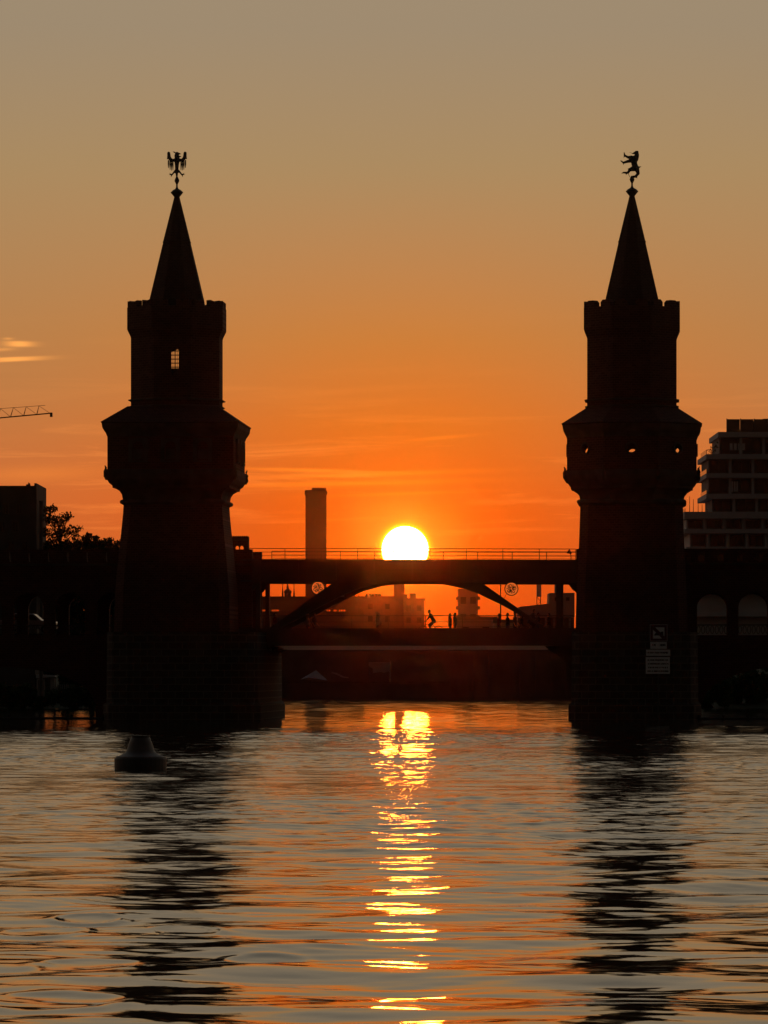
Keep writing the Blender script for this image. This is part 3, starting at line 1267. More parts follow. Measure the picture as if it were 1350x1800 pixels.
# floodlight at the end of the upper railing
u, v = U(1003, VN), VN + .25
Fl = thing('floodlight', 'small floodlight on a bracket at the right end of the upper railing', 'floodlight', B(u, v, zg(u)[0]), ANG)
bm = BM()
tube(bm, [(0.02, 0, 0), (0.02, 0, .3), (-.02, 0, .38)], .03, 6)
obj('stand', bm, M_RAIL, Fl)
bm = BM()
loft(bm, circ(10), [(.07, 0), (.09, .12), (.17, .26), (.16, .28)])
bmesh.ops.rotate(bm, verts=bm.verts, cent=(0, 0, 0), matrix=Matrix.Rotation(math.radians(-55), 3, 'Y'))
bmesh.ops.translate(bm, verts=bm.verts, vec=(.05, 0, .42))
obj('lamp_housing', bm, M_RAIL, Fl)

# ------------------------------------------------------------------ signs on the pier
v = -6.0
u, z_ = UZ(1157, 1265, v)
Sg = thing('river_sign', 'stack of white navigation boards on a post before the bear tower pier', 'sign', B(u, v, 0), ANG)
D = B(u, v).y
k = D / F
zz = lambda py: ZP(py, D)
xx = lambda px: (px - 1157) * k
bm = BM()
tube(bm, [(0, .08, -1.0), (0, .08, zz(1100))], .04, 8)
obj('post', bm, M_RAIL, Sg)


def board(x0, x1, y0, y1, m, t=.03, y=0.0, name='board', parent=None):
    bm = BM()
    plate(bm, rect(xx(x0), xx(x1), zz(y1), zz(y0)), [], t, Matrix.Translation((0, y, 0)))
    return obj(name, bm, m, parent or Sg)


sq = board(1142.5, 1173, 1097.8, 1127, M_WHITE)
bm = BM()
plate(bm, rect(xx(1143.2), xx(1172.3), zz(1126.3), zz(1098.5)), [rect(xx(1147.5), xx(1168), zz(1122.5), zz(1102.5))], .006, Matrix.Translation((0, -.0075, 0)))
obj('red_border', bm, M_SIGNRED, sq)
bm = BM()
plate(bm, [(xx(1147.6), zz(1106.5)), (xx(1147.6), zz(1102.6)), (xx(1151.5), zz(1102.6)), (xx(1167.9), zz(1118.5)), (xx(1167.9), zz(1122.4)), (xx(1164), zz(1122.4))], [], .005, Matrix.Translation((0, -.0065, 0)))
obj('diagonal_stroke', bm, M_SIGNRED, sq)
bm = BM()
plate(bm, [(xx(1149.5), zz(1117)), (xx(1153), zz(1112)), (xx(1158), zz(1114)), (xx(1163), zz(1110)), (xx(1166), zz(1110.5)), (xx(1166), zz(1117))], [], .003, Matrix.Translation((0, -.0042, 0)))
obj('symbol', bm, M_SIGNBLACK, sq)
pl = board(1143, 1172, 1128.5, 1140.5, M_WHITE)
pl2 = board(1135.5, 1178.3, 1142, 1152.8, M_WHITE)
pl3 = board(1135, 1177.5, 1155, 1184.5, M_WHITE)
rs = random.Random(4)


def text_row(par, x0, x1, py, hpx):
    """blurred row of dark lettering too small to read"""
    x = x0
    while x < x1:
        w = rs.uniform(.8, 2.4)
        if x + w > x1:
            break
        bm = BM()
        plate(bm, rect(xx(x), xx(x + w), zz(py + hpx / 2 * rs.uniform(.6, 1)), zz(py - hpx / 2)), [], .003, Matrix.Translation((0, -.0042, 0)))
        obj('lettering', bm, M_SIGNBLACK, par)
        x += w + rs.choice((.35, .35, .5, 1.3))


text_row(pl, 1146.5, 1152.5, 1134, 4.2)
text_row(pl, 1160, 1170, 1134, 4.2)
text_row(pl2, 1137, 1176.5, 1147.4, 3.2)
for py in (1160.5, 1167, 1173.5, 1180):
    text_row(pl3, 1138 + (py % 2) * .8, 1175, py, 2.8)

# ------------------------------------------------------------------ timber guide booms at water level
for (pa, pb, lab) in ((-40, 180, 'long floating timber boom at the waterline left of the eagle tower'),
                      (1229, 1400, 'long floating timber boom at the waterline right of the bear tower')):
    ua_, ub_ = U(pa, -4.6), U(pb, -4.6)
    Bo = thing('guide_boom', lab, 'boom', B((ua_ + ub_) / 2, -4.6, 0), ANG, 'guide booms by the piers')
    Lh = (ub_ - ua_) / 2
    n = 4
    for i in range(n):
        x0 = -Lh + i * 2 * Lh / n
        bm = BM()
        tube(bm, [(x0 + .03, 0, .02), (x0 + 2 * Lh / n - .03, 0, .02)], .13, 8)
        obj('log', bm, M_WOOD, Bo)
    for i in range(n + 1):
        x0 = -Lh + i * 2 * Lh / n
        bm = BM()
        tube(bm, [(x0, .22, -1.2), (x0, .22, .3)], .09, 8)
        obj('pile', bm, M_WOOD, Bo)

# ------------------------------------------------------------------ buoy
D = H * F / (1353 - Y0)
Bu = thing('buoy', 'grey conical buoy floating in front of the eagle tower', 'buoy', W(247, 1182, D) - Vector((0, 0, H)), .3)
k = D / F
bm = BM()
loft(bm, circ(32), [(30 * k, -.5), (45 * k, -.3), (45.5 * k, -.05), (46 * k, 6 * k), (46 * k, 19 * k), (45 * k, 21 * k)], True, True)
obj('hull', bm, M_BUOYD, Bu, False)
bm = BM()
loft(bm, circ(32), [(45 * k, 21.05 * k), (43 * k, 23 * k), (35 * k, 26 * k), (28 * k, 29.5 * k), (25 * k, 33 * k), (20.5 * k, 47 * k), (16.5 * k, 57 * k), (15 * k, 58 * k)], True, True)
obj('cone', bm, M_BUOY, Bu, True)
bm = BM()
loft(bm, circ(24), [(16.2 * k, 57.2 * k), (17 * k, 58 * k), (17 * k, 60 * k), (12 * k, 60 * k)], True, True)
obj('collar', bm, M_BUOYD, Bu)
for i in range(3):
    a = i * 2.094 + .5
    bm = BM()
    tube(bm, [(15 * k * math.cos(a) * .9, 15 * k * math.sin(a) * .9, 59 * k), (15 * k * math.cos(a) * .95, 15 * k * math.sin(a) * .95, 64 * k)], .012, 5)
    obj('lug', bm, M_BUOYD, Bu)

# ------------------------------------------------------------------ people
def person(label, u, v, z0, face, hgt=1.72, pose='stand', cloth=(0, 1), hair=0, rz_extra=0.0, group='people on the bridge'):
    """face: +1 looks right along the bridge, -1 left"""
    P = thing('person', label, 'person', B(u, v, z0), ANG + (0 if face > 0 else math.pi) + rz_extra, group)
    k = hgt / 1.75
    tops = [M_CL1, M_CL2, M_CL3, M_CL5]
    legsm = [M_CL1, M_CL4, M_CL2]
    mats = [M_SKIN, tops[cloth[0]], legsm[cloth[1]], M_RUBBER]
    c = []

    def cp(a, ra, b_, rb_, m):
        c.append((tuple(x * k for x in a), ra * k, tuple(x * k for x in b_), rb_ * k, m))
    if pose == 'ride':
        pel, che, nek = (0, 0, 1.02), (.22, 0, 1.40), (.29, 0, 1.52)
        head = (.34, 0, 1.66)
        legs = [((.36, -.1, .78), (.20, -.1, .36), 'L'), ((.28, .1, .62), (.02, .1, .24), 'R')]
        arms = [((.42, -.2, 1.14), (.60, -.19, 1.02)), ((.42, .2, 1.14), (.60, .19, 1.02))]
    else:
        st = {'stand': .03, 'walk': .24, 'stride': .3}[pose]
        pel, che, nek = (0, 0, .95), (.01, 0, 1.34), (.02, 0, 1.50)
        head = (.03, 0, 1.64)
        legs = [((st * .55 + .03, -.1, .50), (st - .02, -.1, .09), 'L'), ((-st * .35 + .04, .1, .50), (-st, .1, .10), 'R')]
        sw = st * .8
        arms = [((-sw * .5, -.24, 1.12), (-sw * .4 + .1, -.22, .88)), ((sw * .6, .24, 1.12), (sw + .08, .22, .92))]
        if pose == 'stand':
            arms = [((-.02, -.25, 1.10), (.20, -.14, 1.02)), ((0, .25, 1.10), (.06, .22, .86))]
    cp(pel, .145, tuple((a + b_) / 2 for a, b_ in zip(pel, che)), .125, 1)
    cp(tuple((a + b_) / 2 for a, b_ in zip(pel, che)), .125, che, .14, 1)
    for s in (-1, 1):
        cp((che[0], 0, che[2]), .12, (che[0], s * .15, che[2] + .06), .075, 1)
        cp((pel[0], 0, pel[2] - .02), .13, (pel[0], s * .08, pel[2] - .06), .11, 2)
    cp(che, .09, nek, .06, 1)
    cp(nek, .055, head, .06, 0)
    cp((head[0] - .01, 0, head[2] + .03), .092, (head[0] + .015, 0, head[2] - .05), .07, 0)
    cp((head[0] + .09, 0, head[2] - .015), .018, (head[0] + .105, 0, head[2] - .03), .016, 0)
    for s in (-1, 1):
        cp((head[0] - .005, s * .088, head[2] + .01), .02, (head[0] - .005, s * .09, head[2] - .03), .014, 0)
    for (kn, an, _), s in zip(legs, (-1, 1)):
        cp((pel[0], s * .09, pel[2] - .05), .095, kn, .062, 2)
        cp(kn, .06, an, .042, 2)
        ft = (an[0] + .16, an[1], max(.035, an[2] - .06))
        cp((an[0] - .03, an[1], max(.04, an[2] - .05)), .042, ft, .034, 3)
    hands = []
    for (el_, wr), s in zip(arms, (-1, 1)):
        sh = (che[0], s * .19, che[2] + .07)
        cp(sh, .062, el_, .046, 1)
        cp(el_, .044, wr, .032, 0)
        dv = (Vector(wr) - Vector(el_)).normalized()
        hd = Vector(wr) + dv * .07
        cp(wr, .032, tuple(hd), .036, 0)
        hands.append((hd * k, dv, s))

    def fingers(bm):
        for hd, dv, s in hands:
            side = Vector((0, 1, 0))
            nn = dv.cross(side).normalized()
            for j, ln in enumerate((.07, .08, .075, .06)):
                o_ = hd + side * ((j - 1.5) * .019) * k + dv * .02 * k
                tube(bm, [o_, o_ + (dv * ln * .6 + nn * .012) * k, o_ + (dv * ln * .85 + nn * .04) * k], [.010 * k, .009 * k, .007 * k], 5)
            o_ = hd - dv * .03 * k - side * s * .03 * k
            tube(bm, [o_, o_ + (-side * s * .03 + dv * .03 + nn * .01) * k, o_ + (-side * s * .03 + dv * .055 + nn * .03) * k], [.012 * k, .011 * k, .008 * k], 5)
    capsules_mesh('body', c, .024, mats, P, fingers)
    hm = M_HAIR if hair in (0, 2) else M_BLOND
    hc = [((head[0] * k - .03 * k, 0, (head[2] + .05) * k), .095 * k, (head[0] * k - .045 * k, 0, (head[2] - .03) * k), .075 * k, 0)]
    if hair in (1, 2):
        hc.append((((head[0] - .06) * k, 0, (head[2] - .03) * k), .075 * k, ((nek[0] - .09) * k, 0, (nek[2] - .10) * k), .06 * k, 0))
    capsules_mesh('hair', hc, .024, [hm], P)
    return P


def bicycle(label, u, v, z0, face):
    C = thing('bicycle', label, 'bicycle', B(u, v, z0), ANG + (0 if face > 0 else math.pi), 'bicycles on the bridge')
    R = .34
    for x in (-.52, .52):
        bm = BM()
        tube(bm, [(x + R * math.cos(a), 0, R + .02 + R * math.sin(a)) for a in np.linspace(0, 2 * math.pi, 29)], .02, 6)
        wh = obj('wheel', bm, M_RUBBER, C, True)
        bm = BM()
        for j in range(12):
            a = j * math.pi / 6
            bar(bm, (x, 0, R + .02), (x + (R - .01) * math.cos(a), 0, R + .02 + (R - .01) * math.sin(a)), .006)
        obj('spokes', bm, M_RAIL, wh)
    bm = BM()
    bb, st, hd, rr, fr = (-.06, 0, .30), (-.20, 0, .86), (.36, 0, .84), (-.52, 0, .36), (.52, 0, .36)
    for a, b_ in ((bb, st), (bb, (.40, 0, .70)), ((-.17, 0, .78), (.37, 0, .80)), (bb, rr), ((-.18, 0, .76), rr)):
        tube(bm, [a, b_], .02, 6)
    obj('frame', bm, M_CL1, C, True)
    bm = BM()
    tube(bm, [fr, (.40, 0, .72), (.36, 0, .90), (.38, 0, .98)], .018, 6)
    obj('fork', bm, M_RAIL, C, True)
    bm = BM()
    tube(bm, [(.28, -.28, 1.0), (.38, -.1, 1.0), (.38, .1, 1.0), (.28, .28, 1.0)], .016, 6)
    obj('handlebar', bm, M_RAIL, C, True)
    bm = BM()
    loft(bm, circ(10), [(.05, .87), (.12, .90), (.10, .94)])
    bmesh.ops.scale(bm, verts=bm.verts, vec=(1.3, .7, 1))
    obj('saddle', bm, M_RUBBER, C, loc=(-.21, 0, 0))
    bm = BM()
    tube(bm, [(-.06 + .16, -.06, .36), (-.06, -.05, .30)], .012, 5)
    tube(bm, [(-.06 - .16, .06, .24), (-.06, .05, .30)], .012, 5)
    obj('cranks', bm, M_RAIL, C)
    return C


ZR = ZD + .04
def at(px, v):
    return U(px, v)


person('fair-haired person in light clothes standing alone left of centre on the deck', at(664, 8.5), 8.5, ZD, 1, 1.70, 'stand', (3, 2), 1, .6)
person('person in dark clothes, left one of the close pair right of the cyclist', at(791, 9), 9, ZD, 1, 1.70, 'stand', (0, 0), 2)
person('person in grey, right one of the close pair right of the cyclist', at(800, 9.2), 9.2, ZD, -1, 1.74, 'stand', (1, 1), 0)
person('person standing by the slim mast, leftmost of three in a row', at(877.5, 8), 8, ZD, -1, 1.68, 'stand', (2, 1), 2, .4)
person('person walking between the mast and the arch leg, middle of three', at(892.5, 9), 9, ZD, -1, 1.72, 'walk', (0, 1), 0)
person('tall person walking close to the right arch leg, last of three', at(905, 10), 10, ZD, 1, 1.82, 'walk', (1, 0), 0)
person('person walking between the right arch leg and the end post', at(965, 9.5), 9.5, ZD, -1, 1.70, 'walk', (0, 2), 0)
person('person in light top walking beneath the left arch leg, left of two', at(541, 9), 9, ZD, 1, 1.68, 'walk', (3, 1), 1)
person('person in dark clothes walking beneath the left arch leg, right of two', at(552, 9.4), 9.4, ZD, 1, 1.74, 'walk', (0, 0), 0)
person('person walking right beside the two left end posts', at(483, 8.8), 8.8, ZD, 1, 1.72, 'walk', (2, 0), 0)
person('short person standing half behind the right arch leg', at(917, 9.2), 9.2, ZD, -1, 1.62, 'stand', (0, 2), 2)
person('person leaning near the foot of the right arch leg', at(946, 8.4), 8.4, ZD, 1, 1.72, 'stand', (1, 1), 0)
# cyclists sit on their bicycles
u = at(757, 12.9)
bicycle('bicycle under the upright cyclist against the bright sky', u, 12.9, ZR - .03 + .2, -1)
person('cyclist riding left against the bright sky beneath the arch', u + .22, 12.9, ZR - .03 + .2, -1, 1.76, 'ride', (0, 1), 0)
u = at(936, 12.9)
bicycle('bicycle half hidden behind the right arch leg', u, 12.9, ZR - .03 + .2, 1)
person('cyclist half hidden behind the right arch leg', u - .22, 12.9, ZR - .03 + .2, 1, 1.78, 'ride', (1, 0), 0)
bm = BM()
box(bm, ua, ub, 12.45, 14.3, ZD, ZD + .21)
obj('cycle_track', bm, M_ROAD, DK)

# ------------------------------------------------------------------ far town on the horizon
def far_block(name, label, cat, px0, px1, ptop, D, depth, m, roof=None, windows=True, group='far buildings', base=6.0):
    x0, x1 = (px0 - CX) / F * D, (px1 - CX) / F * D
    T = thing(name, label, cat, ((x0 + x1) / 2, D, base - 1), 0, group)
    h = ZP(ptop, D) - base + 1
    w = x1 - x0
    bm = BM()
    box(bm, -w / 2, w / 2, 0, depth, 0, h)
    obj('wall', bm, m, T)
    if windows:
        nx = max(2, int(w / 2.6))
        nzr = max(1, int(h / 2.8))
        bm0 = BM()
        box(bm0, -.5, .5, -.05, -.005, 0, 1.2)
        src = None
        for i in range(nx):
            for j in range(nzr):
                loc = (-w / 2 + (i + .5) * w / nx, 0, 1.0 + j * (h - .6) / nzr)
                if src is None:
                    src = obj('window', bm0, M_GLASS, T, loc=loc)
                else:
                    inst('window', src, T, loc)
    if roof:
        roof(T, w, h, depth)
    return T


def parapet(T, w, h, d):
    bm = BM()
    box(bm, -w / 2 - .2, w / 2 + .2, -.2, d + .2, h + .005, h + .5)
    obj('parapet', bm, M_FAR, T)


# power station chimney
D = 950
x0 = (555.5 - CX) / F * D
k = D / F
Ch = thing('chimney', 'tall broad square chimney rising left of the sun', 'chimney', (x0, D, 6), 0)
zt = ZP(862, D) - 6
bm = BM()
loft(bm, SQ, [(18.4 * k, -1), (18.2 * k, zt)])
obj('shaft', bm, M_FAR, Ch)
bm = BM()
loft(bm, SQ, [(18.2 * k, zt), (19.6 * k, zt - 4 * k), (19.6 * k, zt - 2 * k), (18.0 * k, zt)], False, False)
box(bm, -20 * k, 19.6 * k, -18 * k, 18 * k, zt - 7.5 * k, zt - 5 * k)
obj('gallery', bm, M_FAR, Ch)
bm = BM()
box(bm, -7 * k, 18 * k, -15 * k, 15 * k, zt + .01, zt + 4 * k)
obj('cap', bm, M_FAR, Ch)

far_block('chimney_stack', 'slender stack seen through the middle of the arch below the sun', 'chimney', 692.5, 711, 1000, 1110, 2.5, M_FAR, parapet, False)
# long hall with a band of see-through windows
D = 700
k = D / F
x0, x1 = (430 - CX) * k, (640 - CX) * k
T = thing('hall', 'long flat hall with a glowing band of windows behind the left arch leg', 'building', ((x0 + x1) / 2, D, 5), 0, 'far buildings')
w = x1 - x0
holes = []
rw = random.Random(9)
for seg in ((447, 472), (476, 493), (498, 517), (520, 538), (566, 582), (586, 591.5), (595.5, 608)):
    a = seg[0]
    while a + 2.0 < seg[1]:
        holes.append(rect((a - CX) * k - (x0 + x1) / 2, (a + 2.2 - CX) * k - (x0 + x1) / 2, ZP(1074.6, D) - 5, ZP(1070.6, D) - 5))
        a += 3.0
for y in (0, 6):
    bm = BM()
    plate(bm, rect(-w / 2, w / 2, 0, ZP(1049.5, D) - 5), holes, .3, Matrix.Translation((0, y, 0)))
    obj('wall', bm, M_FAR, T)
bm = BM()
box(bm, -w / 2 - .4, w / 2 + .4, -.4, 6.7, ZP(1049.4, D) - 5, ZP(1048.4, D) - 5)
obj('roof', bm, M_FAR, T)
for px in (470, 623, 630):
    bm = BM()
    x = (px - CX) * k - (x0 + x1) / 2
    box(bm, x - .12, x + .12, 2, 2.3, ZP(1048.39, D) - 5, ZP(1046, D) - 5)
    obj('vent', bm, M_FAR, T)


def rooftrees(T, w, h, d):
    parapet(T, w, h, d)
    for i in range(5):
        bm = BM()
        bmesh.ops.create_icosphere(bm, subdivisions=2, radius=.38)
        for vtx in bm.verts:
            vtx.co *= random.uniform(.8, 1.25)
        obj('roof_shrub', bm, M_LEAF, T, loc=(-w / 2 + 1.1 + i * .72, 1, h + .7))


far_block('apartment_block', 'hazy apartment block with roof shrubs left of the slender stack', 'building', 636, 696, 1052, 1080, 12, M_FAR, rooftrees)


def roofhut(T, w, h, d):
    parapet(T, w, h, d)
    for a, b_, hh in ((-.5, -.3, .9), (-.2, .1, 1.1)):
        bm = BM()
        box(bm, a * w, b_ * w, 1, 4, h + .505, h + .5 + hh)
        obj('roof_hut', bm, M_FAR, T)


far_block('apartment_block', 'hazy apartment block right of the slender stack, ending behind the cyclist', 'building', 709, 746, 1055.5, 1090, 12, M_FAR, roofhut)
# broad residential tower right of the cyclist


def balconies(T, w, h, d):
    for j in range(7):
        for s in (-1, 1):
            bm = BM()
            z_ = h - 1.9 - j * 1.7
            box(bm, s * w / 2 - (.4 if s < 0 else 0), s * w / 2 + (.4 if s > 0 else 0), 1, 3, z_, z_ + (.55 if j < 3 else .2))
            obj('balcony', bm, M_FARG, T)
    bm = BM()
    box(bm, -w / 2 + 1, w / 2 - 1, 1, 7, h + .005, h + 2.6)
    obj('penthouse', bm, M_FARG, T)


far_block('tower_block', 'broad hazy residential tower between the couple and the mast', 'building', 806, 840, 1035, 860, 8, M_FARG, balconies)
far_block('low_block', 'low flat building at the foot of the broad residential tower', 'building', 800, 872, 1089.5, 730, 10, M_FARG, parapet, True)
far_block('low_block', 'low flat building behind the three people by the mast', 'building', 869, 905, 1095, 715, 10, M_FARG, parapet, True)
# grey building with slanting roof at the right
D = 680
k = D / F
T = thing('office_building', 'grey building with a slanting roof behind the right end post', 'building', ((960 - CX) * k, D, 5), 0, 'far buildings')
zz = lambda py: ZP(py, D) - 5
xx = lambda px: (px - 960) * k
bm = BM()
plate(bm, [(xx(911), zz(1085)), (xx(1010), zz(1085)), (xx(1010), zz(1042)), (xx(966), zz(1042.5)), (xx(965), zz(1061)), (xx(913), zz(1066.5))], [], 9, Matrix())
obj('wall', bm, M_FARG, T)
for px in (916, 930, 944, 958, 972, 986, 1000):
    bm = BM()
    box(bm, xx(px), xx(px + 4), .3, .8, 0, zz(1085) - .01)
    obj('column', bm, M_FARG, T)
bm = BM()
box(bm, xx(911), xx(1010), 1.2, 8, 0, zz(1086))
obj('ground_floor', bm, M_DARKWALL, T)
for px in (975, 985, 995):
    bm = BM()
    box(bm, xx(px), xx(px + 6), -.06, -.003, zz(1056), zz(1050))
    obj('window', bm, M_GLASS, T)
# church with lantern and two thin spires
D = 900
k = D / F
T = thing('church', 'distant church with a domed lantern between two thin spires', 'church', ((506 - CX) * k, D, 5), 0, 'far buildings')
zz = lambda py: ZP(py, D) - 5
bm = BM()
box(bm, -14 * k, 16 * k, 0, 12, 0, zz(1052))
obj('nave', bm, M_FAR, T)
bm = BM()
cx_ = -1.2 * k
loft(bm, circ(12), [(6 * k, zz(1053)), (6 * k, zz(1041.5)), (7 * k, zz(1041)), (6.8 * k, zz(1039)), (4.5 * k, zz(1036)), (2.2 * k, zz(1034)), (2 * k, zz(1030)), (1.2 * k, zz(1028)), (.3 * k, zz(1022))], True, True, cx_, 5)
obj('lantern', bm, M_FAR, T)
for x in (-9.5, 10.5):
    bm = BM()
    loft(bm, circ(8), [(1.7 * k, zz(1053)), (1.5 * k, zz(1042)), (.9 * k, zz(1036)), (.4 * k, zz(1027))], True, True, x * k, 2)
    bar(bm, (x * k - 1.2 * k, 2, zz(1027.5)), (x * k + 1.2 * k, 2, zz(1027.5)), .1)
    bar(bm, (x * k, 2, zz(1028)), (x * k, 2, zz(1025)), .1)
    obj('spire', bm, M_FAR, T)


def crane(label, D, px_mast, py_jib, px_tip, px_back, py_tip=None, hp=6, wm=8, group='tower cranes'):
    k = D / F
    T = thing('tower_crane', label, 'crane', ((px_mast - CX) * k, D, 5), 0, group)
    zz = lambda py: ZP(py, D) - 5
    xx = lambda px: (px - px_mast) * k
    w = wm * k / 2
    zj = zz(py_jib)
    py_tip = py_tip or py_jib
    bm = BM()
    for sx in (-w, w):
        for sy in (-w, w):
            bar(bm, (sx, sy, 0), (sx, sy, zj), .16)
    n = int(zj / (2.2 * w))
    for i in range(n):
        za, zb = zj * i / n, zj * (i + 1) / n
        s = 1 if i % 2 else -1
        bar(bm, (-w * s, -w, za), (w * s, -w, zb), .1)
        bar(bm, (-w * s, w, za), (w * s, w, zb), .1)
    obj('mast', bm, M_RAIL, T)
    for nm, pe, pt in (('jib', px_tip, py_tip), ('counter_jib', px_back, py_jib)):
        e, z1 = xx(pe), zz(pt)
        hh = hp * k
        J = None
        bm = BM()
        for sy in (-.5, .5):
            bar(bm, (0, sy, zj), (e, sy, z1), .13)
        bar(bm, (0, 0, zj + hh), (e * .97, 0, z1 + hh * .7), .07)
        J = obj(nm, bm, M_RAIL, T)
        n = max(4, int(abs(e) / (hh * 1.1)))
        for i in range(n):
            f0, f1, f2 = i / n, (i + .5) / n, (i + 1) / n
            for sy in (-.5, .5):
                bm = BM()
                pa = (e * f0, sy, zj + (z1 - zj) * f0)
                pm = (e * f1 * .97, 0, zj + (z1 - zj) * f1 + hh * (1 - .3 * f1))
                pc = (e * f2, sy, zj + (z1 - zj) * f2)
                bar(bm, pa, pm, .055)
                bar(bm, pm, pc, .055)
                obj('brace', bm, M_RAIL, J)
        if nm == 'jib':
            bm = BM()
            s_ = 1 if e > 0 else -1
            box(bm, min(e, e + s_ * .3), max(e, e + s_ * .3), -.4, .4, z1 - .45, z1 + .08)
            obj('hook_trolley', bm, M_RAIL, J)
    bm = BM()
    e = xx(px_back)
    box(bm, min(e, e * .75), max(e, e * .75), -.6, .6, zj - 2.0, zj + .4)
    obj('counterweight', bm, M_CONC, T)
    bm = BM()
    box(bm, -w * 1.2, w * 1.2, -w - 1.6, -w - .05, zj - 2.2, zj - .1)
    obj('cab', bm, M_CONC, T)
    return T


crane('lattice tower crane seen in the gap left of the right end post', 860, 947, 1027, 900, 984, 1026.5, 4, 6.5)
crane('lattice crane jib reaching in from the left edge above the trees', 620, -190, 752, 88, -260, 726.5, 20, 22)

# ------------------------------------------------------------------ pale terraced apartment building at the right
D = 600
k = D / F
A = thing('apartment_building', 'pale modern apartment building with stepped terraces at the right edge', 'building', ((1290 - CX) * k, D, 4), 0)
zz = lambda py: ZP(py, D) - 4
xx = lambda px: (px - 1290) * k


def slab(px0, px1, pt, pb, y0=-1.2, y1=16, name='slab', m=M_CONC):
    bm = BM()
    box(bm, xx(px0), xx(px1), y0, y1, zz(pb), zz(pt))
    return obj(name, bm, m, A)


XR = 1420
# floors from the top: (left edge of wall, wall top, wall bottom)
floors = [(1279, 736, 760, 1279), (1265, 769, 799, 1265), (1246, 807.5, 832.5, 1246), (1246, 840.5, 868.5, 1246), (1252.5, 877, 900, 1252.5),
          (1207, 912, 930.5, 1207), (1213, 938, 962, 1213), (1213, 970, 1000, 1213), (1213, 1008, 1036, 1213), (1213, 1044, 1076, 1213), (1213, 1084, 1140, 1213)]
slabs = [(1261.5, 760, 769), (1240.5, 799, 807.5), (1240.5, 832.5, 840.5), (1240.5, 868.5, 877), (1202, 900, 912), (1202, 930.5, 938), (1205, 962, 970), (1205, 1000, 1008), (1205, 1036, 1044), (1205, 1076, 1084)]
for px0, pt, pb in slabs:
    slab(px0, XR, pt, pb)
for i, (px0, pt, pb, _) in enumerate(floors[1:]):
    slab(px0, XR, pt + .03, pb - .03, 0.6, 14, 'wall', M_CONC if i >= 4 else M_FACADE)
    x = px0 + 3
    j = 0
    r_ = random.Random(i * 5 + 1)
    while x < XR - 25 and i < 7:
        w = 30 if i < 4 else 24
        bm = BM()
        plate(bm, rect(xx(x), xx(x + w), zz(pb - 2), zz(pt + 2)), [rect(xx(x + 1.4), xx(x + w / 2 - .7), zz(pb - 3.4), zz(pt + 3.4)), rect(xx(x + w / 2 + .7), xx(x + w - 1.4), zz(pb - 3.4), zz(pt + 3.4))], .14, Matrix.Translation((0, .45, 0)))
        wd = obj('window', bm, M_DARKWALL, A)
        bm = BM()
        plate(bm, rect(xx(x + 1.2), xx(x + w - 1.2), zz(pb - 3.2), zz(pt + 3.2)), [], .02, Matrix.Translation((0, .57, 0)))
        obj('pane', bm, M_GLASS, wd)
        x += w + 10
        bm = BM()
        box(bm, xx(x - 8), xx(x - 3.5), -.4, .599, zz(pb - .03), zz(pt + .03))
        obj('pillar', bm, M_CONC, A)
        j += 1
# pale curtains drawn behind two of the windows
for px0, px1, pt, pb in ((1283, 1312, 779, 791), (1282, 1299, 846, 864)):
    n = 4
    for i in range(n):
        a = px0 + (px1 - px0) * i / n
        bm = BM()
        box(bm, xx(a), xx(a + (px1 - px0) / n * .72), .35, .44, zz(pb), zz(pt))
        obj('curtain', bm, M_WHITE, A)
# terrace glass balustrades and roof screen
for px0, px1, pt, pb in ((1240.8, 1246, 862, 868.4), (1240.8, 1246, 825, 832.4), (1240.8, 1263, 791, 798.9), (1203, 1240, 894, 899.9)):
    bm = BM()
    box(bm, xx(px0), xx(px0 + .9), -1.0, 10, zz(pb), zz(pt))
    obj('balustrade', bm, M_GLASS, A)
for i in range(6):
    bm = BM()
    a = 1278 + i * 24
    box(bm, xx(a), xx(a + 22.8), .4, .5, zz(759.9), zz(736.5))
    sc_ = obj('roof_screen', bm, M_GLASS, A)
    bm = BM()
    box(bm, xx(a) - .04, xx(a) + .06, .3, .62, zz(759.95), zz(735.5))
    obj('screen_post', bm, M_RAIL, sc_)
bm = BM()
tpts = [(xx(1297), zz(759.9)), (xx(1430), zz(759.9)), (xx(1430), zz(733)), (xx(1345), zz(734.5)), (xx(1318), zz(741))]
plate(bm, tpts, [], 6, Matrix.Translation((0, 2, 0)))
obj('roof_garden_mound', bm, M_LEAF, A)
for px, pt in ((1215, 871), (1221.5, 876), (1230, 881.5), (1237, 885), (1246, 892)):
    bm = BM()
    tube(bm, [(xx(px), 3, zz(899.9)), (xx(px), 3, zz(pt))], [.05, .03], 5)
    obj('antenna', bm, M_RAIL, A)


